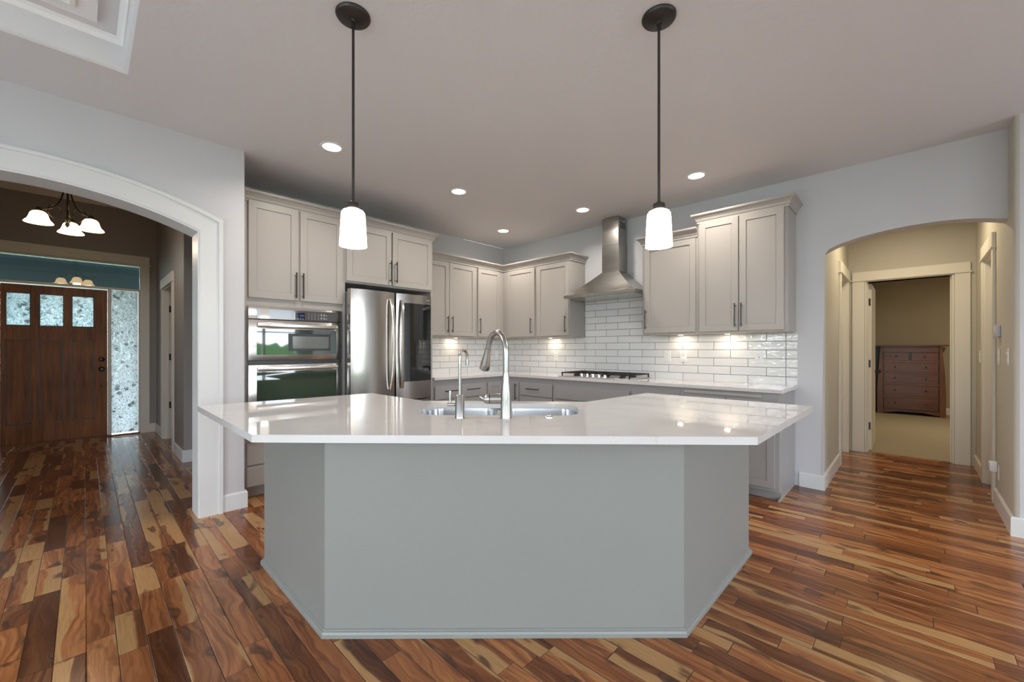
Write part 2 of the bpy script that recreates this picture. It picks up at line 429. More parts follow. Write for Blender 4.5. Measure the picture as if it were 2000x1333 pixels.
def grid_sheet(bm, nu, nv, fn, closed_u=False):
    vs_ = [[bm.verts.new(fn(i / nu, j / nv)) for j in range(nv + 1)] for i in range(nu + (0 if closed_u else 1))]
    for i in range(nu):
        for j in range(nv):
            a, b = vs_[i], vs_[(i + 1) % len(vs_)]
            bm.faces.new((a[j], b[j], b[j + 1], a[j + 1]))
    return bm
def structure(name, bm, mat, label, cat=None, **kw):
    return finish(name, bm, mat, kind='structure', label=label, cat=cat or name.split('_')[0], **kw)
def text_mesh(name, body, size, mat, parent, mtx, extrude=0.0008):
    cu = bpy.data.curves.new(name + '_text', 'FONT'); cu.body = body; cu.size = size; cu.extrude = extrude; cu.align_x = 'CENTER'; cu.align_y = 'CENTER'
    tmp = bpy.data.objects.new(name + '_tmp', cu); C.objects.link(tmp)
    bpy.context.view_layer.update()
    me = bpy.data.meshes.new_from_object(tmp.evaluated_get(bpy.context.evaluated_depsgraph_get()))
    bpy.data.objects.remove(tmp, do_unlink=True)
    me.transform(mtx); me.materials.clear(); me.materials.append(mat)
    o = bpy.data.objects.new(name, me); C.objects.link(o); o.parent = parent
    return o

# ------------------------------------------------------------------ the shell
# floor: one board floor under kitchen, great room, foyer and hall
bm = B(); prism(bm, [(-3.80, -9.1), (8.7, -9.1), (8.7, 0.10), (5.16, 0.10), (5.16, 2.08), (3.76, 2.08), (3.76, 0.10), (-3.80, 0.10)], -0.05, 0.0)
structure('floor', bm, M['floor'], 'glossy mixed-tone wooden plank floor running from foyer to hall')
structure('floor_bedroom', bx(3.0, 7.2, 2.08, 6.75, -0.05, 0.006), M['carpet'], 'beige carpet on the bedroom floor beyond the hall doorway', 'carpet')

# main ceiling with the tray recess over the great room
TX0, TX1, TY0, TY1 = 1.36, 7.9, -8.3, -4.335
bm = B()
def quad(bm, x0, x1, y0, y1, z): 
    bm.faces.new([bm.verts.new(p) for p in ((x0, y0, z), (x1, y0, z), (x1, y1, z), (x0, y1, z))])
xs = [0.0, TX0, TX1, EAST_X]; ys = [SOUTH_Y, TY0, TY1, 0.0]
# ring around the recess, with a rounded lip going up
gv = {}
def GV(x, y, z):
    k = (round(x, 4), round(y, 4), round(z, 4))
    if k not in gv: gv[k] = bm.verts.new((x, y, z))
    return gv[k]
for i in range(3):
    for j in range(3):
        if i == 1 and j == 1: continue
        bm.faces.new([GV(xs[i], ys[j], CZ), GV(xs[i], ys[j + 1], CZ), GV(xs[i + 1], ys[j + 1], CZ), GV(xs[i + 1], ys[j], CZ)])
lip = [(0.0, CZ), (0.006, CZ + 0.004), (0.014, CZ + 0.012), (0.018, CZ + 0.022), (0.018, CZ + 0.17)]
cor = [(TX0, TY0), (TX0, TY1), (TX1, TY1), (TX1, TY0)]
sg = [(1, 1), (1, -1), (-1, -1), (-1, 1)]
for a in range(len(lip) - 1):
    for k in range(4):
        k2 = (k + 1) % 4
        q = []
        for (kk, (o_, z_)) in ((k, lip[a]), (k2, lip[a]), (k2, lip[a + 1]), (k, lip[a + 1])):
            q.append(GV(cor[kk][0] + sg[kk][0] * o_, cor[kk][1] + sg[kk][1] * o_, z_))
        bm.faces.new(q)
lo_, zt = lip[-1]
bm.faces.new([GV(cor[k][0] + sg[k][0] * lo_, cor[k][1] + sg[k][1] * lo_, zt) for k in range(4)])
structure('ceiling', bm, M['ceiling'], 'textured taupe-grey ceiling with a recessed tray above the great room', smooth=True, angle=30)
structure('ceiling_backing', bx(-0.1, EAST_X + 0.1, SOUTH_Y - 0.1, 0.1, CZ + 0.2, CZ + 0.26), M['ceiling'], 'roof deck above the kitchen ceiling', 'ceiling')
# tray trims
bm = B(); TZ = CZ + 0.17
ins = 0.0185
sweep(bm, [(TX0 + ins, TY0 + ins), (TX0 + ins, TY1 - ins), (TX1 - ins, TY1 - ins), (TX1 - ins, TY0 + ins)],
      [(0, TZ - 0.034), (0.004, TZ - 0.034), (0.010, TZ - 0.026), (0.014, TZ - 0.014), (0.026, TZ - 0.008), (0.030, TZ - 0.001), (0, TZ - 0.001)], closed=True, side=1)
structure('trim_tray_edge', bm, M['trim_bright'], 'white moulding along the inner edge of the ceiling tray', 'trim')
bm = B(); i0 = 0.125
sweep(bm, [(TX0 + i0, TY0 + i0), (TX0 + i0, TY1 - i0), (TX1 - i0, TY1 - i0), (TX1 - i0, TY0 + i0)],
      [(0, TZ - 0.001), (0, TZ - 0.016), (0.075, TZ - 0.016), (0.080, TZ - 0.030), (0.096, TZ - 0.030), (0.10, TZ - 0.001)], closed=True, side=1)
structure('trim_tray_panel', bm, M['trim_bright'], 'flat white frame on the upper face of the ceiling tray', 'trim')

def arc_pts(c, half, zs, zp, n=24):
    s = zp - zs; R = (half * half + s * s) / (2 * s); cz = zp - R
    a = math.asin(half / R)
    return [(c + R * math.sin(-a + 2 * a * i / n), cz + R * math.cos(-a + 2 * a * i / n)) for i in range(n + 1)]

# north wall with the hall arch
AX0, AX1 = 3.982, 5.03
def hall_arch():
    pts = []
    for i in range(25):
        t = i / 24; x = AX0 + (AX1 - AX0) * t
        # flat ellipse between the two springing points
        k = (x - 4.62) / (0.64 if x < 4.62 else 0.47)
        e = math.sqrt(max(0, 1 - (k * 0.93) ** 2))
        e0 = math.sqrt(1 - 0.93 ** 2)
        zs = 2.082 if x < 4.62 else 2.118
        pts.append((x, zs + (2.212 - zs) * (e - e0) / (1 - e0)))
    return pts
bm = B()
arch = hall_arch()
pts = [(-0.12, 0), (AX0, 0)] + arch + [(AX1, CZ), (-0.12, CZ)]
a_, b_ = prism(bm, pts, 0.0, 0.13, 'y')
bm.edges.ensure_lookup_table()
keys = set()
for i in range(1, len(arch) + 1): keys.add((a_[i], a_[i + 1]))
es = [e for e in bm.edges if any((e.verts[0] in k and e.verts[1] in k) for k in keys)]
bmesh.ops.bevel(bm, geom=es, offset=0.018, segments=4, profile=0.5, affect='EDGES')
structure('wall_north', bm, M['wall'], 'pale grey kitchen wall behind the range hood with an arched hall opening', smooth=True, angle=40)
# west kitchen wall
structure('wall_west', bx(-0.12, -0.0005, -3.62, 0.0, 0, CZ), M['wall'], 'pale grey wall behind the fridge and corner wall cabinets')
# partition with the big cased arch to the foyer
FC, FH = -4.76, 0.848
AXF, AXB = 0.78, 0.58
apts = arc_pts(FC, FH, 2.115, 2.285)
bm = B()
pts = [(SOUTH_Y, 0), (FC - FH, 0)] + [(y, z) for (y, z) in apts] + [(FC + FH, 0), (-3.63, 0), (-3.63, CZ), (SOUTH_Y, CZ)]
prism(bm, pts, AXB, AXF, 'x')
es = [e for e in bm.edges if all(abs(v.co.y + 3.63) < 1e-4 and abs(v.co.x - AXF) < 1e-4 for v in e.verts)]
bmesh.ops.bevel(bm, geom=es, offset=0.012, segments=3, profile=0.5, affect='EDGES')
structure('wall_arch', bm, M['wall'], 'pale grey wall holding the wide cased arch to the foyer', smooth=True, angle=30)
structure('wall_oven_side', bx(-0.26, AXB, -3.66, -3.63, 0, 3.43), M['wall'], 'return wall beside the tall oven cabinet', 'wall')
# arch casing (flat board, inner bead, outer backband) and jamb lining
def arch_ring(bm, half_in, zs_in, zp_in, half_out, zs_out, zp_out, x0, x1):
    A = [(FC - half_in, 0.0)] + arc_pts(FC, half_in, zs_in, zp_in) + [(FC + half_in, 0.0)]
    Bp = [(FC - half_out, 0.0)] + arc_pts(FC, half_out, zs_out, zp_out) + [(FC + half_out, 0.0)]
    n = len(A); r = []
    for i in range(n):
        r.append([bm.verts.new((x, p[0], p[1])) for (p, x) in ((A[i], x0), (A[i], x1), (Bp[i], x1), (Bp[i], x0))])
    for i in range(n - 1):
        for j in range(4): bm.faces.new((r[i][j], r[i][(j + 1) % 4], r[i + 1][(j + 1) % 4], r[i + 1][j]))
    bm.faces.new(r[0]); bm.faces.new(r[-1][::-1])
o = thing('trim_arch', 'white casing and lining around the wide foyer arch', 'trim', kind='structure')
bm = B(); arch_ring(bm, FH - 0.018, 2.100, 2.268, FH - 0.001, 2.1145, 2.2845, AXB - 0.012, AXF + 0.012); finish('jamb_lining', bm, M['trim'], o, True, 30)
bm = B(); arch_ring(bm, FH - 0.006, 2.112, 2.280, FH + 0.125, 2.205, 2.408, AXF + 0.0005, AXF + 0.018)
finish('casing_board', bm, M['trim'], o, True, 30)
bm = B(); arch_ring(bm, FH + 0.108, 2.192, 2.392, FH + 0.134, 2.211, 2.414, AXF + 0.018, AXF + 0.030); finish('backband', bm, M['trim'], o, True, 30)

# hall walls
HY = 2.02
structure('wall_hall_left', prism(bm := B(), [(0.13, 0), (1.175, 0), (1.175, 2.05), (1.875, 2.05), (1.875, 0), (HY, 0), (HY, 2.72), (0.13, 2.72)], 3.85, AX0, 'x') and bm, M['wall_hall'], 'left side wall of the short hall beyond the arch', 'wall')
bm = B(); prism(bm, [(-0.22, 0), (0.655, 0), (0.655, 2.05), (1.275, 2.05), (1.275, 0), (HY, 0), (HY, CZ), (-0.22, CZ)], 5.03, 5.16, 'x')
es = [e for e in bm.edges if all(abs(v.co.y + 0.22) < 1e-4 and abs(v.co.x - 5.03) < 1e-4 for v in e.verts)]
bmesh.ops.bevel(bm, geom=es, offset=0.022, segments=4, profile=0.5, affect='EDGES')
structure('wall_hall_right', bm, M['wall_hall'], 'right side wall of the hall with light switches and thermostat', 'wall', smooth=True, angle=30)
structure('wall_northeast', bx(5.055, EAST_X, -0.221, -0.10, 0, CZ), M['wall'], 'pale grey great room wall turning right from the hall corner', 'wall')
bm = B(); prism(bm, [(3.0, 0), (4.139, 0), (4.139, 2.043), (4.874, 2.043), (4.874, 0), (7.2, 0), (7.2, 2.72), (3.0, 2.72)], HY, HY + 0.12, 'y')
structure('wall_hall_end', bm, M['wall_hall'], 'end wall of the hall around the bedroom doorway', 'wall')
structure('wall_closet_right', bx(5.30, 5.36, -0.09, 2.019, 0, CZ), M['wall_hall'], 'closet wall behind the right hall door', 'wall')
structure('wall_closet_left', bx(3.70, 3.76, 0.135, 2.015, 0, CZ), M['wall_hall'], 'wall behind the left hall door', 'wall')
structure('ceiling_closets', bx(3.70, 5.36, 0.135, 2.015, 2.785, 2.80), M['ceiling'], 'closet ceiling beside the hall', 'ceiling')
structure('floor_closets', bx(5.161, 5.36, -0.09, 2.015, -0.05, 0.0), M['floor'], 'closet floor beside the hall', 'floor')
structure('ceiling_hall', bx(3.85, 5.16, 0.13, HY, 2.72, 2.78), M['ceiling'], 'ceiling of the short hall', 'ceiling')
# bedroom
structure('wall_bedroom_back', bx(3.0, 7.2, 6.70, 6.80, 0, 2.75), M['wall_bed'], 'olive tan bedroom wall behind the dresser', 'wall')
structure('wall_bedroom_left', bx(3.85, 3.95, HY + 0.12, 6.70, 0, 2.75), M['wall_bed'], 'olive tan bedroom side wall', 'wall')
structure('wall_bedroom_right', bx(7.1, 7.2, HY + 0.12, 6.70, 0, 2.75), M['wall_bed'], 'far right bedroom wall', 'wall')
structure('ceiling_bedroom', bx(3.0, 7.2, HY, 6.8, 2.75, 2.8), M['ceiling'], 'bedroom ceiling', 'ceiling')

# great room walls with windows, behind the camera
def window_wall(name, along, fixed0, fixed1, lo, hi, wins, label):
    bm = B()
    edges = sorted({lo, hi, *[w[0] for w in wins], *[w[1] for w in wins]})
    zs = sorted({0.0, CZ, *[w[2] for w in wins], *[w[3] for w in wins]})
    for i in range(len(edges) - 1):
        for j in range(len(zs) - 1):
            cx_, cz_ = (edges[i] + edges[i + 1]) / 2, (zs[j] + zs[j + 1]) / 2
            if any(w[0] < cx_ < w[1] and w[2] < cz_ < w[3] for w in wins): continue
            if along == 'y': box(bm, fixed0, fixed1, edges[i], edges[i + 1], zs[j], zs[j + 1])
            else: box(bm, edges[i], edges[i + 1], fixed0, fixed1, zs[j], zs[j + 1])
    bmesh.ops.remove_doubles(bm, verts=bm.verts[:], dist=1e-5)
    structure(name, bm, M['wall'], label, 'wall')
window_wall('wall_east', 'y', EAST_X, EAST_X + 0.14, SOUTH_Y, -0.10, EAST_WIN, 'great room wall with garden windows facing the foyer arch')
window_wall('wall_south', 'x', SOUTH_Y - 0.14, SOUTH_Y, AXB, EAST_X + 0.14, SOUTH_WIN, 'great room wall with garden windows behind the camera')
wi = 3
for (a, b, z0, z1) in EAST_WIN:
    w = thing('window_%d' % wi, 'white framed garden window in the great room, number %d from the hall' % (wi - 2), 'window', (EAST_X, (a + b) / 2, z0), kind='structure'); wi += 1
    bm = B(); hw = (b - a) / 2; hh = z1 - z0
    for (p0, p1, q0, q1) in ((-hw - .09, -hw, -.09, hh + .09), (hw, hw + .09, -.09, hh + .09), (-hw, hw, hh, hh + .09), (-hw, hw, -.09 if z0 > .3 else -.04, 0)):
        box(bm, -0.025, -0.001, p0, p1, q0, q1)
    finish('window_casing', bm, M['trim'], w)
    bm = B()
    n = 3 if hw > 1.0 else 2
    for k in range(n + 1):
        yk = -hw + 2 * hw * k / n; box(bm, 0.04, 0.10, yk - .03 if k else yk + .001, yk + .03 if k < n else yk - .001, 0.001, hh - .001)
    box(bm, 0.05, 0.09, -hw + .01, hw - .01, hh * .62, hh * .62 + .03)
    finish('window_frame', bm, M['trim'], w)
for (a, b, z0, z1) in SOUTH_WIN:
    w = thing('window_%d' % wi, 'white framed garden window behind the camera, %s one' % ('narrower' if b - a < 2.2 else 'wider'), 'window', ((a + b) / 2, SOUTH_Y, z0), kind='structure'); wi += 1
    bm = B(); hw = (b - a) / 2; hh = z1 - z0; n = 3
    for k in range(n + 1):
        xk = -hw + 2 * hw * k / n; box(bm, xk - .03 if k else xk + .001, xk + .03 if k < n else xk - .001, -0.10, -0.04, 0.001, hh - .001)
    finish('window_frame', bm, M['trim'], w)
# foyer shell
DX = -3.65; FZ = 3.43
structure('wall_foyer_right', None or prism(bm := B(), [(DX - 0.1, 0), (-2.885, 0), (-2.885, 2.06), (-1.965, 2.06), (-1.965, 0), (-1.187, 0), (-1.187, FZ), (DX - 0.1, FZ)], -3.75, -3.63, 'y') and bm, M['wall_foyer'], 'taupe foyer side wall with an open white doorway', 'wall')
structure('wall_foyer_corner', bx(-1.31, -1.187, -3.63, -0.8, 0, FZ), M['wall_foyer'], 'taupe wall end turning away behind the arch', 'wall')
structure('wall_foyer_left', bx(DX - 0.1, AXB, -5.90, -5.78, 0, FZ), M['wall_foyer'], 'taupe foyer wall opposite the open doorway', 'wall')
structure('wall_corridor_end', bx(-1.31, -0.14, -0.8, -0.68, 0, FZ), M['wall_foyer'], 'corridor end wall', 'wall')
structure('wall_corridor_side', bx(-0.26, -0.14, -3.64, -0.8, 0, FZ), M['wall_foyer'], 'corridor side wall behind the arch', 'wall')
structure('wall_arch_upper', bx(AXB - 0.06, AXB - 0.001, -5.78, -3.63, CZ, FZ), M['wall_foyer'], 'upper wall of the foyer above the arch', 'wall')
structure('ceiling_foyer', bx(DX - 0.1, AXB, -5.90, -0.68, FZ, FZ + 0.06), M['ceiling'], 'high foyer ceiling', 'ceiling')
# front wall with door, sidelights and transom openings
bm = B()
yo0, yo1 = -5.58, -3.935           # whole unit
prism(bm, [(-5.90, 0), (yo0, 0), (yo0, 2.475), (yo1, 2.475), (yo1, 0), (-3.63, 0), (-3.63, FZ), (-5.90, FZ)], DX - 0.14, DX, 'x')
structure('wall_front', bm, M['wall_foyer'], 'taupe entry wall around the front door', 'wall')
bm = B(); sweep(bm, [(DX + 0.0005, -5.78), (DX + 0.0005, -3.7505)], [(0, FZ - 0.17), (0.012, FZ - 0.17), (0.02, FZ - 0.15), (0.05, FZ - 0.09), (0.085, FZ - 0.045), (0.09, FZ - 0.025), (0.10, FZ - 0.0005), (0, FZ - 0.0005)], side=1)
structure('trim_foyer_crown', bm, simple('foyer_crown_paint', (0.75, 0.68, 0.62), 0.45), 'crown moulding high on the entry wall', 'trim')
# outside
structure('ground_porch', bx(-7.0, DX - 0.14, -7.5, -1.5, -0.12, -0.03), M['stone'], 'concrete porch floor outside the front door', 'porch')
structure('ceiling_porch', bx(-6.4, DX - 0.14, -7.5, -1.5, 2.78, 2.9), M['porch'], 'dark teal porch ceiling seen through the transom', 'porch ceiling')
structure('beam_porch', bx(-6.55, -6.4, -7.5, -1.5, 2.34, 2.9), M['porch'], 'porch beam beyond the transom', 'beam')
structure('ground_patio_side', bx(8.76, 14.0, -14.0, 0.5, -0.24, -0.12), M['patio'], 'unseen pale concrete patio added outside the windows to bounce light in', 'patio')  # pale slabs added so daylight bounces up through the windows
structure('ground_patio_back', bx(-1.0, 8.76, -14.0, -9.2, -0.24, -0.12), M['patio'], 'unseen pale concrete patio added behind the house to bounce light in', 'patio')
structure('floor_great_room', bx(0.80, 8.59, -8.99, -6.30, 0.0005, 0.012), M['bounce_carpet'], 'unseen pale carpet added behind the camera to bounce light upward', 'carpet')  # unseen pale surface, added to throw light up to the ceiling
structure('ground_lawn', bx(8.8, 40, -40, 30, -0.35, -0.25), M['grass'], 'green lawn outside the great room windows', 'lawn')
structure('ground_back_lawn', bx(-20, 8.8, -40, -9.2, -0.35, -0.25), M['grass'], 'green lawn behind the house', 'lawn')
structure('ground_front_lawn', bx(-40, -7.0, -30, 20, -0.35, -0.25), M['grass'], 'green front lawn beyond the porch', 'lawn')
def hedge(name, x0, x1, y0, y1, h, label):
    bm = B()
    bmesh.ops.create_grid(bm, x_segments=2, y_segments=2, size=0.5)
    bm.free(); bm = B()
    rnd = random.Random(hash(name) % 999 if False else len(label))
    n = 26
    def fn(u, v):
        a = v * PI
        sx = x0 + (x1 - x0) * u; cy = (y0 + y1) / 2; ry = (y1 - y0) / 2
        return (sx + rnd.uniform(-.12, .12), cy + ry * -math.cos(a) + rnd.uniform(-.12, .12), -0.3 + h * math.sin(a) ** .6 * (0.8 + .35 * rnd.random()))
    grid_sheet(bm, n * 2, n // 2, fn)
    return finish(name, bm, M['leaf'], label=label, cat='hedge', kind='stuff')
h1 = hedge('hedge', -14, 10, -1.2, 1.2, 1.7, 'tall leafy garden hedge beyond the lawn on the window side'); h1.location = (20, -4, 0); h1.rotation_euler = (0, 0, PI / 2)
h2 = hedge('hedge', -8, 16, -1.2, 1.2, 2.2, 'leafy garden hedge behind the house lawn'); h2.location = (0, -21, 0)

# baseboards
BBP = [(0, 0.0), (0.015, 0.0), (0.015, 0.118), (0.010, 0.128), (0, 0.128)]
def baseboard(name, path, label, mat='trim', side=1):
    structure(name, sweep(B(), path, BBP, side=side), M[mat], label, 'baseboard')
baseboard('baseboard_arch', [(AXF + 0.0005, -3.778 + 0.153), (AXF + 0.0005, -3.6295), (AXB + 0.09, -3.6295)] if False else [(AXF + 0.0005, -3.7765), (AXF + 0.0005, -3.6295), (0.665, -3.6295)], 'white baseboard at the foot of the pier between arch and oven cabinet')
baseboard('baseboard_hall_left', [(3.812, -0.0005), (AX0 + 0.0005, -0.0005), (AX0 + 0.0005, 1.085)], 'white baseboard wrapping the left side of the hall arch')
baseboard('baseboard_hall_right', [(5.0295, 0.575), (5.0295, -0.2215), (8.5, -0.2215)], 'white baseboard wrapping the rounded hall corner at far right')
baseboard('baseboard_hall_back', [(5.0295, HY - 0.001), (5.0295, 1.345)], 'short cream baseboard at the back of the hall', 'trim_cream')
baseboard('baseboard_foyer', [(-1.82, -3.7505), (-1.1865, -3.7505), (-1.1865, -0.85)], 'white baseboard wrapping the foyer wall corner')
baseboard('baseboard_entry', [(DX + 0.0005, -3.835), (DX + 0.0005, -3.7505), (-3.06, -3.7505)], 'white baseboard in the foyer corner by the sidelight', 'trim_cream')
baseboard('baseboard_bedroom', [(3.9505, 2.9), (3.9505, 6.6995), (7.09, 6.6995)], 'cream baseboard in the bedroom', 'trim_cream')
baseboard('baseboard_south', [(8.59, SOUTH_Y + 0.0005), (6.60, SOUTH_Y + 0.0005)], 'white baseboard behind the camera')

# ------------------------------------------------------------------ craftsman door casings
def casing(name, plane, at, o0, o1, ztop, label, mat, out, leg=0.105, near=True, far=True, depth=0.12, head=0.105, ov=0.012):
    """plane 'y': wall at y=at, opening along x; out = direction (+1/-1) the casing stands proud"""
    t = thing(name, label, 'door casing', kind='structure')
    def bb(bm, u0, u1, w0, w1, z0, z1):
        w0, w1 = sorted((at + out * w0, at + out * w1))
        if plane == 'y': box(bm, u0, u1, w0, w1, z0, z1, 0.002)
        else: box(bm, w0, w1, u0, u1, z0, z1, 0.002)
    if near: finish('casing_leg', (lambda b: (bb(b, o0 - leg, o0 - 0.006, 0.0005, 0.019, 0, ztop), b)[1])(B()), M[mat], t)
    if far: finish('casing_leg', (lambda b: (bb(b, o1 + 0.006, o1 + leg, 0.0005, 0.019, 0, ztop), b)[1])(B()), M[mat], t)
    b = B(); bb(b, o0 - leg - ov, o1 + leg + ov, 0.0005, 0.03, ztop, ztop + 0.014); bb(b, o0 - leg, o1 + leg, 0.0005, 0.023, ztop + 0.014, ztop + head)
    finish('casing_head', b, M[mat], t)
    b = B()
    bb(b, o0 - 0.004, o0 + 0.014, -depth - 0.004, 0.004, 0, ztop - 0.012); bb(b, o1 - 0.014, o1 + 0.004, -depth - 0.004, 0.004, 0, ztop - 0.012)
    bb(b, o0 - 0.004, o1 + 0.004, -depth - 0.004, 0.004, ztop - 0.012, ztop - 0.001)
    # stops
    bb(b, o0 + 0.014, o0 + 0.026, -depth * 0.55, -depth * 0.35, 0, ztop - 0.012); bb(b, o1 - 0.026, o1 - 0.014, -depth * 0.55, -depth * 0.35, 0, ztop - 0.012)
    finish('jamb', b, M[mat], t)
    return t
# bedroom doorway at the end of the hall
casing('trim_bedroom_doorway', 'y', HY, 4.143, 4.870, 2.055, 'cream casing with flat header around the bedroom doorway', 'trim_cream', -1, leg=0.122, head=0.112)
# hall side doors
casing('trim_hall_left_door', 'x', AX0, 1.19, 1.86, 2.055, 'cream casing of the door on the left side of the hall', 'trim_cream', 1, leg=0.10, head=0.13, depth=0.10)
casing('trim_hall_right_door', 'x', 5.03, 0.67, 1.26, 2.055, 'white casing of the door on the right side of the hall', 'trim_cream', -1, leg=0.09, head=0.13, depth=0.12)
casing('trim_foyer_door', 'y', -3.75, -2.87, -1.98, 2.06, 'white casing of the open doorway in the foyer wall', 'trim_cream', -1, leg=0.115, head=0.13)

def shaker_slab(bm, x0, x1, z0, z1, y0, y1, rail=0.055, rec=0.009, bev=0.0018):
    """slab between y0 (front, smaller y) and y1 with a recessed flat centre panel on the front"""
    def ring(i, y): return [bm.verts.new(p) for p in ((x0 + i, y, z0 + i), (x1 - i, y, z0 + i), (x1 - i, y, z1 - i), (x0 + i, y, z1 - i))]
    R = [ring(0, y1), ring(0, y0 + bev), ring(bev, y0), ring(rail, y0), ring(rail + 0.0015, y0 + rec), ring(rail + 0.006, y0 + rec), ring(rail + 0.0065, y0 + rec - 0.0015)]
    for a, b in zip(R[:-1], R[1:]):
        for k in range(4): bm.faces.new((a[k], a[(k + 1) % 4], b[(k + 1) % 4], b[k]))
    bm.faces.new(R[0][::-1]); bm.faces.new(R[-1])
    return bm
def bar_pull(length=0.20, r=0.0055, proj=0.030, horiz=False):
    """bar handle, centre at origin, standing off toward -y"""
    bm = B(); h = length / 2
    ax = (lambda s: (s, -proj, 0)) if horiz else (lambda s: (0, -proj, s))
    tube(bm, [ax(-h), ax(h)], r, 10)
    for s in (-h * 0.80, h * 0.80):
        a = ax(s); tube(bm, [(a[0], 0, a[2]), (a[0], -proj, a[2])], r * 0.85, 8)
    return bm
def put(name, bm, mat, parent, loc, smooth=True):
    return finish(name, bm, mat, parent, smooth, 35, loc=loc)

CROWN = [(0, -0.03), (0.010, -0.03), (0.010, -0.014), (0.016, -0.008), (0.022, 0.010), (0.038, 0.030), (0.052, 0.038), (0.056, 0.044), (0.056, 0.058), (0, 0.058)]
def crown(bm, path, ztop, side=1): return sweep(bm, path, [(o, ztop + z) for (o, z) in CROWN], side=side)

WEST = PI / 2     # cabinets on the west wall: local x -> +y, local -y -> +x
def cabinet(name, label, origin, rz, w, d, z0, z1, doors=(), drawers=(), crown_path=None, toe=0.0, mat=None, extra=None):
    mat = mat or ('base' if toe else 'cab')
    """front at local y=-d. doors: (x0,x1,z0,z1,handle) handle = None or (x,z,len,horiz)"""
    t = thing(name, label, 'cabinet', origin, rz, 'grey base cabinets' if toe else 'grey wall cabinets')
    bm = B(); box(bm, 0.0, w, -d, 0.0, z0 + toe, z1, 0.0012)
    if toe: 
        finish('toe_kick', bx(0.002, w - 0.002, -d + 0.065, -0.002, z0 + 0.001, z0 + toe), M[mat], t)
    finish('body', bm, M[mat], t)
    for (x0, x1, a, b, hd) in doors:
        dr = finish('door', shaker_slab(B(), x0, x1, a, b, -d - 0.021, -d - 0.002), M[mat], t)
        if hd: put('handle', bar_pull(hd[2], horiz=hd[3]), M['bronze'], dr, (hd[0], -d - 0.021, hd[1]))
    for (x0, x1, a, b, hds) in drawers:
        dr = finish('drawer', bx(x0, x1, -d - 0.021, -d - 0.002, a, b, 0.002), M[mat], t)
        for hd in hds: put('handle', bar_pull(hd[2], horiz=hd[3]), M['bronze'], dr, (hd[0], -d - 0.021, hd[1]))
    if crown_path: finish('crown_moulding', crown(B(), crown_path, z1), M[mat], t)
    return t

# ------------------------------------------------------------------ tall units on the west wall
TALL = 2.492
OC0, OC1 = -3.618, -2.781
oc = thing('oven_cabinet', 'tall warm-grey cabinet holding the built-in double oven beside the arch', 'cabinet', (0.003, OC0, 0), WEST)
w = OC1 - OC0; D = 0.607
bm = B()   # carcass with an opening for the oven
box(bm, 0, w, -D, -0.0, 0.49, 0.50)
bm.free(); bm = B()
prism(bm, [(0, 0.10), (w, 0.10), (w, TALL), (0, TALL), (0, 0.10)][:4], -D, -0.0, 'y')
finish('body', bm, M['cab'], oc)
finish('toe_kick', bx(0.002, w - 0.002, -D + 0.065, -0.01, 0.001, 0.099), M['cab'], oc)
for (x0, x1, hx) in ((0.048, 0.431, 0.408), (0.448, 0.832, 0.466)):
    dr = finish('door', shaker_slab(B(), x0, x1, 1.668, 2.474, -D - 0.021, -D - 0.002, 0.058), M['cab'], oc)
    put('handle', bar_pull(0.225, 0.0062), M['bronze'], dr, (hx, -D - 0.021, 1.800))
for (a, b) in ((0.104, 0.266), (0.281, 0.461)):
    finish('drawer', bx(0.036, w - 0.02, -D - 0.021, -D - 0.002, a, b, 0.002), M['cab'], oc)
finish('crown_moulding', crown(B(), [(0.0, -D), (w + 0.001, -D)], TALL), M['cab'], oc)

# built-in combination oven
ov = thing('wall_oven', 'stainless built-in microwave and oven stack in the tall cabinet', 'oven', (0.612, OC0 + 0.041, 0.49), WEST)
ow = 0.775; OZ = 0.49
def oz(z): return z - OZ
finish('chassis', bx(0.006, ow - 0.006, -0.018, -0.0, oz(0.51), oz(1.598)), M['black'], ov)
fr = finish('control_frame', bx(0.0, ow, -0.040, -0.018, oz(1.492), oz(1.600), 0.003, 2), M['steel_h'], ov, True)
cp = finish('control_panel', bx(0.060, ow - 0.052, -0.0425, -0.040, oz(1.494), oz(1.580), 0.001), M['panel_glass'], ov)
dsp = finish('display', bx(0.345, 0.435, -0.0440, -0.0426, oz(1.500), oz(1.560)), M['black_glass'], cp)
RX = Matrix.Rotation(PI / 2, 4, 'X')
text_mesh('clock_digits', '1:01', 0.022, M['display'], cp, Matrix.Translation((0.411, -0.0448, oz(1.535))) @ RX, 0.0002)
def key(x0, x1, z0, z1, y=-0.0432): finish('key', bx(x0, x1, y, y + 0.0006, oz(z0), oz(z1)), M['legend'], cp)
for i in range(4): key(0.354 + i * 0.020, 0.364 + i * 0.020, 1.5045, 1.5095, -0.0447)
for i in range(3):
    for j in range(4): key(0.466 + i * 0.027, 0.472 + i * 0.027, 1.507 + j * 0.016, 1.511 + j * 0.016)
for i in range(4):
    for j in range(2):
        key(0.550 + i * 0.024, 0.550 + i * 0.024 + (0.006, 0.012, 0.014, 0.008)[i], 1.512 + j * 0.030, 1.520 + j * 0.030)
        if 0 < i < 3: key(0.550 + i * 0.024, 0.562 + i * 0.024, 1.524 + j * 0.030, 1.528 + j * 0.030)
key(0.325, 0.331, 1.536, 1.540)
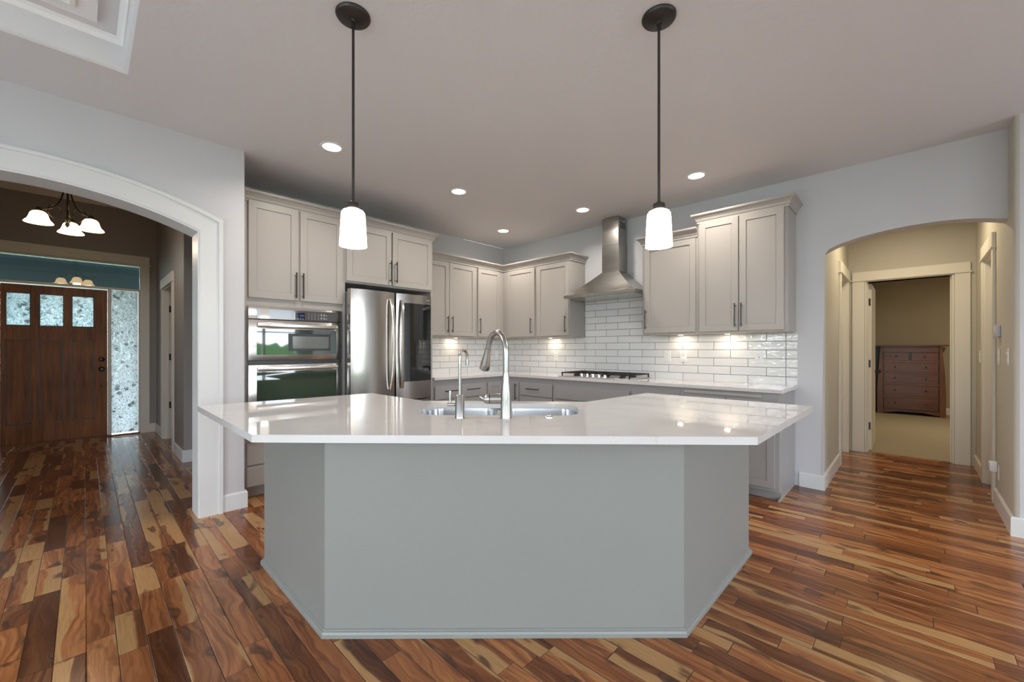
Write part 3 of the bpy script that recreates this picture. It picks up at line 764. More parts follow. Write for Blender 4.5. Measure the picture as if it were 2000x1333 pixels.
def oven_door(name, z0, z1, gz0, gz1, hz0, hz1):
    d = finish(name, bx(0.0, ow, -0.042, -0.0185, oz(z0), oz(z1), 0.003, 2), M['steel_h'], ov, True)
    finish('door_glass', bx(0.060, ow - 0.056, -0.0445, -0.0420, oz(gz0), oz(gz1), 0.001), M['oven_glass'], d)
    hb = B(); box(hb, 0.058, ow - 0.054, -0.078, -0.062, oz(hz0), oz(hz1), 0.006, 3)
    for x in (0.09, ow - 0.09): box(hb, x - 0.012, x + 0.012, -0.063, -0.0425, oz(hz0) + 0.006, oz(hz1) - 0.006)
    finish('handle', hb, M['steel_h'], d, True)
    return d
dm = oven_door('microwave_door', 1.146, 1.484, 1.192, 1.412, 1.424, 1.462)
finish('inner_window', bx(0.30, 0.66, -0.0452, -0.0446, oz(1.225), oz(1.375)), M['black'], dm)
finish('screen', bx(0.335, 0.645, -0.0458, -0.0453, oz(1.245), oz(1.352)), simple('microwave_screen', (0.13, 0.13, 0.12), 0.12), dm)
do = oven_door('oven_door', 0.515, 1.108, 0.60, 1.052, 1.060, 1.092)
finish('vent_trim', bx(0.004, ow - 0.004, -0.030, -0.0182, oz(1.112), oz(1.142)), M['black'], ov)

# fridge surround with cabinet above
FC0, FC1 = -2.779, -1.746
fcab = thing('fridge_cabinet', 'warm-grey cabinet and side panels framing the fridge', 'cabinet', (0.003, FC0, 0), WEST)
w = FC1 - FC0
finish('body', bx(0.0215, w - 0.0215, -D, 0, 1.885, TALL), M['cab'], fcab)
finish('side_panel', bx(0, 0.021, -D, 0, 0.001, TALL, 0.001), M['cab'], fcab)
finish('side_panel', bx(w - 0.021, w, -D, 0, 0.001, TALL, 0.001), M['cab'], fcab)
for (x0, x1, hx) in ((0.030, 0.506, 0.489), (0.522, 1.012, 0.556)):
    dr = finish('door', shaker_slab(B(), x0, x1, 1.902, 2.462, -D - 0.021, -D - 0.002, 0.056), M['cab'], fcab)
    put('handle', bar_pull(0.222, 0.0062), M['bronze'], dr, (hx, -D - 0.021, 2.045))
finish('crown_moulding', crown(B(), [(0.001, -D), (w, -D), (w, -0.40), ], TALL), M['cab'], fcab)

# french-door fridge
fg = thing('fridge', 'stainless french-door fridge with a dark glass panel in its right door', 'fridge', (0.03, -2.752, 0), WEST)
fw_ = 0.905; FD = 0.70
finish('body', bx(0.0, fw_ - 0.035, -FD, -0.01, 0.03, 1.795, 0.004, 2), simple('fridge_side_grey', (0.20, 0.22, 0.24), 0.4, 0.3), fg)
finish('hinge_cover', bx(0.01, 0.10, -FD - 0.03, -FD + 0.10, 1.7955, 1.812, 0.004, 2), M['plastic_grey'], fg)
def fridge_door(x0, x1, z0, z1, name='door'):
    bm = B(); n = 20
    xm = (x0 + x1) / 2; hwid = (x1 - x0) / 2
    def yf(u):
        s = (u - 0.5) * 2
        return -FD - 0.058 - 0.022 * (1 - s * s) - 0.0
    ring0, ring1 = [], []
    prof = [(x0, -FD - 0.004)] + [(x0 + 0.006 + (x1 - x0 - 0.012) * i / n, yf(i / n)) for i in range(n + 1)] + [(x1, -FD - 0.004)]
    a, b = prism(bm, prof, z0, z1, 'z')
    return finish(name, bm, M['steel_v'], fg, True, 25)
x00, xmid, x11 = -0.038, 0.432, 0.870
ld = fridge_door(x00, xmid - 0.003, 0.72, 1.808)
rd = fridge_door(xmid + 0.003, x11, 0.72, 1.808)
fz = fridge_door(x00, x11, 0.06, 0.71, 'freezer_drawer')
def arc_handle(x, sgn):
    bm = B(); n = 18
    def pt(i):
        t = i / n; z = 0.84 + 0.90 * t
        bow = 4 * t * (1 - t)
        return x, -FD - 0.082 - 0.040 * bow ** 0.6 - 0.004, z, bow
    rings = []
    for i in range(n + 1):
        X, Y, Z, bow = pt(i)
        t = i / n; xx = X + sgn * (-0.020) * (1 - bow) 
        rings.append([bm.verts.new((xx + dx, Y + dy, Z)) for dx, dy in ((-0.013, 0.010), (0.013, 0.010), (0.015, 0.0), (0.010, -0.010), (-0.010, -0.010), (-0.015, 0.0))])
    for i in range(n):
        for k in range(6): bm.faces.new((rings[i][k], rings[i][(k + 1) % 6], rings[i + 1][(k + 1) % 6], rings[i + 1][k]))
    bm.faces.new(rings[0][::-1]); bm.faces.new(rings[-1])
    return bm
finish('handle', arc_handle(xmid - 0.045, 1), M['steel_h'], ld, True, 40)
finish('handle', arc_handle(xmid + 0.042, -1), M['steel_h'], rd, True, 40)
# glass panel follows the curve of the right door
bm = B(); n = 16; gx0, gx1 = 0.498, 0.855
def ydoor(x):
    a0, a1 = xmid + 0.003 + 0.006, x11 - 0.006
    s = ((x - a0) / (a1 - a0) - 0.5) * 2
    return -FD - 0.058 - 0.022 * (1 - s * s)
pr = [(gx0 + (gx1 - gx0) * i / n, ydoor(gx0 + (gx1 - gx0) * i / n) - 0.004) for i in range(n + 1)]
pr += [(x, y + 0.0035) for (x, y) in reversed(pr)]
prism(bm, pr, 0.905, 1.715, 'z')
finish('glass_panel', bm, M['black_glass'], rd, True, 25)
EM = Matrix.Translation((0.800, ydoor(0.800) - 0.0012, 1.762)) @ RX
bm = B(); 
for k in range(20): pass
tube(bm, [(0.795 + 0.013 * math.cos(2 * PI * k / 20), ydoor(0.80) - 0.001, 1.762 + 0.013 * math.sin(2 * PI * k / 20)) for k in range(21)], 0.0016, 6)
finish('round_emblem', bm, M['chrome'], rd)
text_mesh('emblem_letters', 'LG', 0.022, M['chrome'], rd, Matrix.Translation((0.829, ydoor(0.829) - 0.0012, 1.762)) @ RX)
text_mesh('round_emblem_letters', 'L', 0.014, M['chrome'], rd, Matrix.Translation((0.795, ydoor(0.795) - 0.0012, 1.762)) @ RX)

# ------------------------------------------------------------------ wall cabinets
UZ0, UZ1 = 1.392, 2.372
UD = 0.327
def wall_cab(name, label, origin, rz, w, doors, z1=UZ1, crown_path=None):
    return cabinet(name, label, origin, rz, w, UD, UZ0, z1, doors, (), crown_path)
HB = 1.552
# west run (local x = y - origin)
o0 = -1.744
wall_cab('wall_cabinet', 'two-door grey wall cabinet right of the fridge', (0.003, o0, 0), WEST, 0.893,
    [(0.010, 0.437, 1.408, 2.330, (0.402, HB, 0.205, False)), (0.444, 0.874, 1.408, 2.330, (0.474, HB, 0.205, False))],
    crown_path=[(0.0, -UD), (0.8935, -UD)])
o0 = -0.850
wall_cab('wall_cabinet', 'narrow single-door grey wall cabinet in the room corner', (0.003, o0, 0), WEST, 0.846,
    [(0.026, 0.438, 1.408, 2.330, (0.046, HB, 0.205, False))], crown_path=[(0.0, -UD), (0.5145, -UD)])
wall_cab('wall_cabinet', 'grey wall cabinet on the hood wall next to the corner, handle on its right', (0.3325, -0.003, 0), 0, 0.629,
    [(0.098, 0.602, 1.408, 2.330, (0.558, HB, 0.205, False))], crown_path=[(0.0036, -UD), (0.629, -UD)])
wall_cab('wall_cabinet', 'grey wall cabinet just left of the range hood', (0.962, -0.003, 0), 0, 0.543,
    [(0.022, 0.532, 1.408, 2.330, (0.494, HB, 0.205, False))], crown_path=[(0.0, -UD), (0.543, -UD), (0.543, -0.001)])
wall_cab('wall_cabinet', 'single-door grey wall cabinet just right of the range hood', (2.462, -0.003, 0), 0, 0.578,
    [(0.028, 0.560, 1.408, 2.330, (0.050, HB, 0.205, False))], crown_path=[(0.0, -0.001), (0.0, -UD), (0.578, -UD)])
wall_cab('wall_cabinet', 'taller two-door grey wall cabinet nearest the hall arch', (3.041, -0.003, 0), 0, 0.744,
    [(0.018, 0.361, 1.408, 2.462, (0.338, HB, 0.215, False)), (0.369, 0.716, 1.408, 2.462, (0.392, HB, 0.215, False))],
    z1=TALL, crown_path=[(0.0, -0.06), (0.0, -UD), (0.744, -UD), (0.744, -0.001)])

# ------------------------------------------------------------------ base cabinets
BZ = 0.882; BD = 0.607
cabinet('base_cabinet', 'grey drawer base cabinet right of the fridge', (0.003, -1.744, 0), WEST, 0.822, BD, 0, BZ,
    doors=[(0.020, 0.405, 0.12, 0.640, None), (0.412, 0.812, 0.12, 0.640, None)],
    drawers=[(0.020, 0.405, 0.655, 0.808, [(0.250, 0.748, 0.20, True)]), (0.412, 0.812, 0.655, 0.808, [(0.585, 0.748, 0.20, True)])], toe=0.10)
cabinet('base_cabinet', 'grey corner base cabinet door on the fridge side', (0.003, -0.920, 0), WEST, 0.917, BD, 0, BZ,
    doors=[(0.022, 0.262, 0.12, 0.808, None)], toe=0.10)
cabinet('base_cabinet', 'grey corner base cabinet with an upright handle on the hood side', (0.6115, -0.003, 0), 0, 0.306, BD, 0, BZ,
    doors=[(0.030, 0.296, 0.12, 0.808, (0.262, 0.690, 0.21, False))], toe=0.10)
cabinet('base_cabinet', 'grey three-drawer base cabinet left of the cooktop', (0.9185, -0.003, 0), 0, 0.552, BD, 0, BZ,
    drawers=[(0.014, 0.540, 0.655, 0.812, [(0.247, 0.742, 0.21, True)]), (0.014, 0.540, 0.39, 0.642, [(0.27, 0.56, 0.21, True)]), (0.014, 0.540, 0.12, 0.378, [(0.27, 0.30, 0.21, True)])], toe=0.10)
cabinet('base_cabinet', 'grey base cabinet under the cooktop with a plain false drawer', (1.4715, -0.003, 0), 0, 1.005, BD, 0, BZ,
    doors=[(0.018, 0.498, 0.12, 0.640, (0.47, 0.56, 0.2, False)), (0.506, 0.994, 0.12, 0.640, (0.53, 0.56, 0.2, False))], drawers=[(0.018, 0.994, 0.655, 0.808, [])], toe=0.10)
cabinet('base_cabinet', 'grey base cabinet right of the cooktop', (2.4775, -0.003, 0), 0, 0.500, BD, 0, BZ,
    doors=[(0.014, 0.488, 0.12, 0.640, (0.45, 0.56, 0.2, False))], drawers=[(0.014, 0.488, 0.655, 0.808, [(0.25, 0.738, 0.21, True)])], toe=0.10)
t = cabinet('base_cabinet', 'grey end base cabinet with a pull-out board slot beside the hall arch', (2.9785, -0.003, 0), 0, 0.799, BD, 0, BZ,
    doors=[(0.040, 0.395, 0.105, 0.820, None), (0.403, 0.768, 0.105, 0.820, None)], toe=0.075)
finish('pull_out_board', bx(0.045, 0.676, -BD - 0.024, -BD - 0.002, 0.838, 0.864, 0.002), M['cab'], t)
finish('end_shoe', sweep(B(), [(0.802 - 0.003, -BD - 0.0), (0.799, -0.012)], [(0, 0.001), (0.012, 0.001), (0.012, 0.012), (0.004, 0.026), (0, 0.026)], side=-1 if False else -1), M['cab'], t)

# L-shaped worktop
bm = B()
prism(bm, [(0.002, -1.744), (0.655, -1.744), (0.655, -0.655), (3.806, -0.655), (3.806, -0.0095), (0.0095, -0.0095), (0.0095, -0.0095)][:6] if False else
      [(0.0095, -1.744), (0.655, -1.744), (0.655, -0.655), (3.806, -0.655), (3.806, -0.0095), (0.0095, -0.0095)], 0.884, 0.914, 'z')
bmesh.ops.bevel(bm, geom=[e for e in bm.edges], offset=0.002, segments=1, affect='EDGES')
finish('countertop', bm, M['quartz'], label='white quartz worktop along the walls under the tiles', cat='countertop')

# backsplashes
bm = B(); TT = 0.0085
prism(bm, [(0.009, 0.9005), (3.797, 0.9005), (3.797, 1.3905), (2.46, 1.3905), (2.46, 1.93), (1.507, 1.93), (1.507, 1.3905), (0.009, 1.3905)], -TT, -0.0005, 'y')
finish('backsplash', bm, M['tile_x'], label='glossy white running-bond tile on the cooktop wall', cat='backsplash')
finish('backsplash', bx(0.0005, TT, -1.744, -0.009, 0.9005, 1.3905), M['tile_y'], label='glossy white tile on the fridge-side wall above the worktop', cat='backsplash')

# outlets and switches on the tiles
def wall_plate(name, label, cat, loc, rz, kind='outlet', group=None, w=0.072, h=0.118, parts=True):
    t = thing(name, label, cat, loc, rz, group or ('white wall outlets' if name == 'outlet' else 'white wall switches'))
    finish('plate', bx(-w / 2, w / 2, -0.006, 0, -h / 2, h / 2, 0.002), M['plastic'], t)
    if kind == 'outlet':
        for s in (-1, 1):
            finish('socket', lathe(B(), [(0.0165, -0.0015), (0.0165, 0.0015)], seg=20, cap0=True, cap1=True), M['plastic'], t).matrix_local = Matrix.Translation((0, -0.0068, s * 0.020)) @ RX
            for dx in (-0.006, 0.006): finish('slot', bx(dx - 0.001, dx + 0.001, -0.0088, -0.0083, s * 0.020 - 0.002, s * 0.020 + 0.006), M['slot'], t)
    elif kind == 'gfci':
        finish('socket', bx(-0.017, 0.017, -0.008, -0.006, -0.034, 0.034, 0.001), M['plastic'], t)
        for s in (-1, 1):
            for dx in (-0.006, 0.006): finish('slot', bx(dx - 0.001, dx + 0.001, -0.0086, -0.0081, s * 0.022 - 0.003, s * 0.022 + 0.005), M['slot'], t)
        finish('test_button', bx(-0.004, 0.004, -0.0086, -0.0081, -0.004, 0.004), M['slot'], t)
    else:
        bm = B(); prism(bm, [(-0.006, -0.034), (-0.010, -0.034), (-0.006, 0.0), (-0.0125, 0.034), (-0.006, 0.034)], -0.0165, 0.0165, 'x')
        finish('rocker', bm, M['plastic'], t)
    return t
ty = -TT - 0.0005
wall_plate('outlet', 'white outlet on the tiles left of the cooktop', 'outlet', (1.041, ty, 1.145), 0)
wall_plate('outlet', 'white outlet right of the cooktop, the one nearer the hood', 'outlet', (2.596, ty, 1.162), 0)
wall_plate('light_switch', 'white rocker switch right of the cooktop, next along from the outlet nearest the hood', 'switch', (2.770, ty, 1.161), 0, 'rocker')
wall_plate('outlet', 'white outlet with test buttons near the end of the tiles by the arch', 'outlet', (3.492, ty, 1.162), 0, 'gfci')
wall_plate('light_switch', 'white switch on the fridge-side tiles behind the faucet', 'switch', (TT + 0.0005, -0.155, 1.147), WEST, 'rocker')

# range hood
hd = thing('range_hood', 'stainless pyramid chimney hood above the cooktop', 'range hood', (1.978, -0.0, 1.85))
hx, hdp = 0.462, 0.475
def hz(z): return z - 1.85
bm = B(); box(bm, -hx, hx, -hdp, -0.0095, hz(1.848), hz(1.886), 0.002)
lip_ = finish('lip', bm, M['steel_hood'], hd)
bm = B()
lo = [(-hx + 0.004, -hdp + 0.004), (hx - 0.004, -hdp + 0.004), (hx - 0.004, -0.010), (-hx + 0.004, -0.010)]
cxo = 0.018
hi = [(cxo - 0.112, -0.215), (cxo + 0.112, -0.215), (cxo + 0.112, -0.010), (cxo - 0.112, -0.010)]
rings = []
for k in range(9):
    t_ = k / 8; c_ = t_ ** 0.80 if False else t_
    zz = hz(1.886) + (2.150 - 1.886) * (t_ ** 1.22)
    rings.append([bm.verts.new((lo[i][0] + (hi[i][0] - lo[i][0]) * t_, lo[i][1] + (hi[i][1] - lo[i][1]) * t_, zz)) for i in range(4)])
for k in range(8):
    for i in range(4): bm.faces.new((rings[k][i], rings[k][(i + 1) % 4], rings[k + 1][(i + 1) % 4], rings[k + 1][i]))
bm.faces.new(rings[0][::-1]); bm.faces.new(rings[-1])
finish('canopy', bm, M['steel_hood'], hd, True, 20)
ch = finish('chimney', bx(cxo - 0.110, cxo + 0.110, -0.213, -0.010, hz(2.150), hz(2.46), 0.002), M['steel_hood'], hd)
ch2 = finish('chimney_cover', bx(cxo - 0.107, cxo + 0.107, -0.210, -0.0105, hz(2.46), hz(CZ - 0.002), 0.002), M['steel_hood'], hd)
bm = B()
for k in range(7): box(bm, cxo + 0.1072, cxo + 0.1085, -0.17, -0.05, hz(2.655 + k * 0.011), hz(2.661 + k * 0.011))
finish('vent_slots', bm, M['slot'], ch2)
for x in (-0.118, -0.098, -0.048, -0.028, -0.010):
    finish('button', tube(B(), [(x - 0.04, -hdp - 0.004, hz(1.867)), (x - 0.04, -hdp, hz(1.867))], 0.006, 10), M['chrome'], lip_, True)
finish('filter', bx(-0.43, 0.43, -0.44, -0.04, hz(1.8455), hz(1.8475)), M['steel_h'], hd)

# cooktop
ct = thing('gas_cooktop', 'stainless five-burner gas cooktop with black grates under the hood', 'cooktop', (1.974, -0.335, 0.9145))
finish('tray', bx(-0.457, 0.457, -0.262, 0.262, 0.0005, 0.011, 0.004, 2), M['steel_h'], ct, True)
for (x0, x1) in ((-0.445, -0.150), (-0.148, 0.148), (0.150, 0.445)):
    bm = B(); y0, y1 = -0.20 if x0 != -0.148 else -0.13, 0.245
    zt_ = 0.052
    for (a, b, c, d) in ((x0, x1, y0, y0 + .012), (x0, x1, y1 - .012, y1), (x0, x0 + .012, y0, y1), (x1 - .012, x1, y0, y1), (x0, x1, (y0 + y1) / 2 - .006, (y0 + y1) / 2 + .006), ((x0 + x1) / 2 - .006, (x0 + x1) / 2 + .006, y0, y1)):
        box(bm, a, b, c, d, zt_ - 0.012, zt_)
    for fx_ in (x0 + .006, x1 - .006):
        for fy_ in (y0 + .006, y1 - .006): box(bm, fx_ - .006, fx_ + .006, fy_ - .006, fy_ + .006, 0.0112, zt_ - 0.006)
    finish('grate', bm, M['iron'], ct)
for (x, y, r) in ((-0.30, -0.09, .040), (-0.30, 0.14, .033), (0.0, 0.06, .055), (0.30, -0.09, .033), (0.30, 0.14, .040)):
    finish('burner', lathe(B(), [(r, 0.0113), (r, 0.020), (r * .8, 0.024), (r * .75, 0.032), (0.001, 0.034)], (x, y, 0), 24, cap0=True, cap1=True), M['iron'], ct, True)
for x in (-0.15, -0.075, 0.0, 0.075, 0.15):
    finish('knob', lathe(B(), [(0.021, 0.0113), (0.020, 0.020), (0.017, 0.040), (0.014, 0.043), (0.001, 0.0435)], (x, -0.205, 0), 20, cap0=True, cap1=True), M['chrome'], ct, True)

# under-cabinet puck lamps
for (x, y, lab) in ((0.11, -1.02, 'small round lamp under the two-door cabinet right of the fridge'), (1.02, -0.11, 'small round lamp under the wall cabinet left of the hood'), (2.78, -0.11, 'small round lamp under the cabinet right of the hood'), (3.24, -0.11, 'small round lamp under the tall cabinet by the arch')):
    pk = thing('puck_lamp', lab, 'under-cabinet lamp', (x, y, 1.3915), group='under-cabinet lamps')
    finish('housing', lathe(B(), [(0.030, -0.0006), (0.034, -0.0015), (0.034, -0.0035), (0.028, -0.004)], seg=24, cap0=True, cap1=True), M['plastic'], pk, True)
    finish('lens', lathe(B(), [(0.026, -0.0041), (0.026, -0.0046)], seg=24, cap0=True, cap1=True), M['puck_lens'], pk)
    area_light('puck_glow', (0, 0, -0.007), (0, 0, 0), 0.05, 0.5, (1.0, 0.82, 0.60), parent=pk, shape='DISK')

# ------------------------------------------------------------------ island
isl = thing('kitchen_island', 'angled sage-grey island base with plain panels', 'island', (2.85, -2.75, 0))
def rel(pts): return [(x - 2.85, y + 2.75) for (x, y) in pts]
OUT = [(1.863, -3.786), (2.724, -3.786), (3.834, -2.702), (3.834, -1.712)]
INN = [(3.19, -1.712), (3.17, -2.31), (2.34, -2.985), (1.863, -2.985)]
bm = B(); prism(bm, rel(OUT + INN), 0.0, 0.8835, 'z')
# sink cut-out is left open from above
finish('body', bm, M['island'], isl)
bm = B(); sweep(bm, rel([INN[3], OUT[0], OUT[1], OUT[2], OUT[3], INN[0]]), [(0.0005, 0.001), (0.016, 0.001), (0.016, 0.018), (0.012, 0.026), (0.006, 0.028), (0.006, 0.034), (0.0005, 0.036)], side=1)
finish('base_trim', bm, M['island'], isl)
bm = B()
nd = Vector((0.7155, -0.6986)) ; dd = Vector((0.6986, 0.7155))
# island top with sink opening
SC = Vector((2.927, -2.927))       # middle of the sink opening
e_d = (Vector((4.131, -2.767)) - Vector((2.732, -4.062))).normalized(); e_n = Vector((e_d.y, -e_d.x))
def along(d, n): 
    p = SC + e_d * d + e_n * n; return (p.x, p.y)
def rrect(hd_, hn, r, k=8, rf=None):
    out = []
    for (sx, sy, a0) in ((1, 1, 0), (-1, 1, 90), (-1, -1, 180), (1, -1, 270)):
        for i in range(k + 1):
            a = math.radians(a0 + 90 * i / k)
            out.append((sx * (hd_ - r) + r * math.cos(a), sy * (hn - r) + r * math.sin(a)))
    return out
ITOP = [(1.600, -4.056), (2.732, -4.062), (4.131, -2.767), (4.138, -1.612), (3.128, -1.608), (3.098, -2.343), (2.32, -3.020), (1.672, -3.028)]
hole = [along(*p) for p in rrect(0.425, 0.222, 0.13)]
def top_with_hole(bm, outer, hole, z0, z1):
    for z, flip in ((z1, False), (z0, True)):
        vo = [bm.verts.new((x, y, z)) for x, y in outer]; vh = [bm.verts.new((x, y, z)) for x, y in hole]
        eo = [bm.edges.new((vo[i], vo[(i + 1) % len(vo)])) for i in range(len(vo))]
        eh = [bm.edges.new((vh[i], vh[(i + 1) % len(vh)])) for i in range(len(vh))]
        bmesh.ops.triangle_fill(bm, edges=eo + eh, use_beauty=True, use_dissolve=False)
        if z == z1: to, thl = vo, vh
        else: bo, bh = vo, vh
    for A, Bq in ((to, bo), (thl, bh)):
        n = len(A)
        for i in range(n): bm.faces.new((A[i], A[(i + 1) % n], Bq[(i + 1) % n], Bq[i]))
bm = B(); top_with_hole(bm, ITOP, hole, 0.884, 0.914)
finish('island_countertop', bm, M['quartz'], label='large white quartz island top with clipped corners', cat='countertop')
# double-bowl undermount sink
sk = thing('double_sink', 'stainless double-bowl undermount sink in the island top', 'sink', (SC.x, SC.y, 0.884), math.atan2(e_d.y, e_d.x))
def bowl(x0, x1, y0, y1, depth, r=0.085):
    bm = B(); cx_, cy_ = (x0 + x1) / 2, (y0 + y1) / 2; hx_, hy_ = (x1 - x0) / 2, (y1 - y0) / 2
    rings = []
    for (s, z) in ((0.012, -0.001), (0.0, -0.0012), (-0.002, -0.02), (-0.012, -depth * .75), (-0.025, -depth * .93), (-0.06, -depth), ):
        rings.append([bm.verts.new((cx_ + p[0], cy_ + p[1], z)) for p in rrect(hx_ + s, hy_ + s, max(0.03, r + s), 6)])
    n = len(rings[0])
    for i in range(len(rings) - 1):
        for k in range(n): bm.faces.new((rings[i][k], rings[i][(k + 1) % n], rings[i + 1][(k + 1) % n], rings[i + 1][k]))
    bm.faces.new(rings[-1])
    return bm
# note: local y is e_d rotated by 90 deg (away from the camera)
for (x0, x1, y0, y1) in ((-0.432, -0.022, -0.228, 0.228), (0.002, 0.432, -0.228, 0.228)):
    bw = finish('bowl', bowl(x0, x1, y0, y1, 0.19), M['sink_steel'], sk, True, 50)
    finish('drain', lathe(B(), [(0.045, 0), (0.045, 0.003), (0.03, 0.004), (0.001, 0.001)], ((x0 + x1) / 2, 0, -0.189), 24, cap0=True, cap1=True), M['chrome'], bw, True)
# the island body is hollow around the bowls: cut with a boolean
cut = finish('sink_cut', None or bx(-0.47, 0.47, -0.262, 0.262, -0.25, 0.05), None, None)
cut.matrix_world = Matrix.Translation((SC.x, SC.y, 0.884)) @ Matrix.Rotation(math.atan2(e_d.y, e_d.x), 4, 'Z')
body = [c for c in isl.children if c.name.startswith('body')][0]
bpy.context.view_layer.update()
md = body.modifiers.new('cut', 'BOOLEAN'); md.object = cut; md.operation = 'DIFFERENCE'; md.solver = 'EXACT'
bpy.context.view_layer.update()
me2 = bpy.data.meshes.new_from_object(body.evaluated_get(bpy.context.evaluated_depsgraph_get()))
body.modifiers.clear(); body.data = me2
bpy.data.objects.remove(cut, do_unlink=True)

# faucets: local +x = along the counter edge to the right, local +y = away from the camera toward the sink
RZ = math.atan2(e_d.y, e_d.x)
fa = thing('kitchen_faucet', 'tall brushed-nickel gooseneck faucet standing at the sink', 'faucet', (3.162, -3.119, 0.9143), RZ)
bm = B(); lathe(bm, [(0.0275, 0.0), (0.0275, 0.006), (0.0265, 0.010), (0.0262, 0.075), (0.0245, 0.120), (0.0190, 0.170), (0.0152, 0.205), (0.0143, 0.214)], seg=28, cap0=True, cap1=True)
finish('body', bm, M['nickel'], fa, True, 50)
path = [(0, 0, 0.2145)]
for k in range(4): path.append((0, 0, 0.235 + k * 0.022))
R_ = 0.098; dx_, dy_ = -0.50, 0.866
zc_ = 0.310
pts_ = [(0, 0, 0.2145), (0, 0, 0.25), (0, 0, 0.285), (0, 0, zc_)]
for k in range(1, 15):
    a = PI * k / 16
    pts_.append((dx_ * R_ * (1 - math.cos(a)), dy_ * R_ * (1 - math.cos(a)), zc_ + R_ * math.sin(a)))
a = PI * 14 / 16; px_ = R_ * (1 - math.cos(a)); slope = Vector((math.sin(a), math.cos(a)))   # travel direction in arc plane
e_ = px_, zc_ + R_ * math.sin(a)
pts_.append((dx_ * (e_[0] + slope.x * 0.02), dy_ * (e_[0] + slope.x * 0.02), e_[1] + slope.y * 0.02))
tube(bm := B(), pts_, 0.0142, 16); finish('gooseneck', bm, M['nickel'], fa, True, 50)
h0 = (e_[0] + slope.x * 0.0215, e_[1] + slope.y * 0.0215)
hp = [(dx_ * (h0[0] + slope.x * s), dy_ * (h0[0] + slope.x * s), h0[1] + slope.y * s) for s in (0, 0.02, 0.05, 0.085, 0.112, 0.116)]
tube(bm := B(), hp, [0.0150, 0.0165, 0.0205, 0.0258, 0.0272, 0.0255], 24); finish('spray_head', bm, M['nickel'], fa, True, 50)
lv = tube(B(), [(-0.022, 0, 0.090), (-0.050, 0, 0.090), (-0.075, 0, 0.090)], [0.0245, 0.0245, 0.0245], 24); finish('valve_housing', lv, M['nickel'], fa, True, 50)
finish('black_ring', tube(B(), [(-0.0752, 0, 0.090), (-0.0785, 0, 0.090)], 0.0235, 24), M['black'], fa, True, 50)
kn = tube(B(), [(-0.0787, 0, 0.090), (-0.092, 0, 0.090), (-0.104, 0, 0.092), (-0.110, 0, 0.094), (-0.120, 0, 0.100), (-0.126, 0, 0.103)], [0.0243, 0.0235, 0.016, 0.009, 0.0095, 0.005], 20)
finish('lever', kn, M['nickel'], fa, True, 50)
rf = thing('filter_faucet', 'slim nickel filtered-water tap left of the main faucet', 'faucet', (3.005, -3.271, 0.9143), RZ)
finish('body', lathe(B(), [(0.0235, 0), (0.0235, 0.006), (0.0225, 0.008), (0.0225, 0.108), (0.0205, 0.110), (0.010, 0.1105)], seg=28, cap0=True, cap1=True), M['nickel'], rf, True, 50)
pts_ = [(0, 0, 0.1107), (0, 0, 0.25), (0, 0, 0.288)]
for k in range(1, 13):
    a = PI * k / 12
    pts_.append((0.36 * 0.036 * (1 - math.cos(a)) , 0.93 * 0.036 * (1 - math.cos(a)), 0.288 + 0.034 * math.sin(a)))
pts_.append((pts_[-1][0], pts_[-1][1], 0.272))
tube(bm := B(), pts_, 0.0068, 12); finish('spout', bm, M['nickel'], rf, True, 50)
finish('spout_tip', tube(B(), [(pts_[-1][0], pts_[-1][1], 0.2718), (pts_[-1][0], pts_[-1][1], 0.246)], 0.0088, 14), M['nickel'], rf, True, 50)
lv_ = finish('valve_arm', tube(B(), [(-0.0226, 0, 0.064), (-0.060, 0, 0.064)], 0.0085, 14), M['nickel'], rf, True, 50)
finish('lever', tube(B(), [(-0.046, 0, 0.0725), (-0.046, 0, 0.085), (-0.046, 0, 0.120), (-0.046, 0, 0.128)], [0.0062, 0.005, 0.0068, 0.006], 12), M['nickel'], lv_, True, 50)
cp_ = thing('sink_hole_cap', 'small round chrome cap on the island top right of the faucet', 'cap', (3.289, -2.955, 0.9143))
finish('ring', lathe(B(), [(0.024, 0), (0.024, 0.003), (0.020, 0.006), (0.015, 0.006), (0.0148, 0.0)], seg=28, cap0=True, cap1=True), M['chrome'], cp_, True, 40)
finish('button', lathe(B(), [(0.0125, 0.0002), (0.0125, 0.008), (0.010, 0.010), (0.001, 0.0102)], seg=24, cap0=True, cap1=True), M['chrome'], cp_, True, 40)

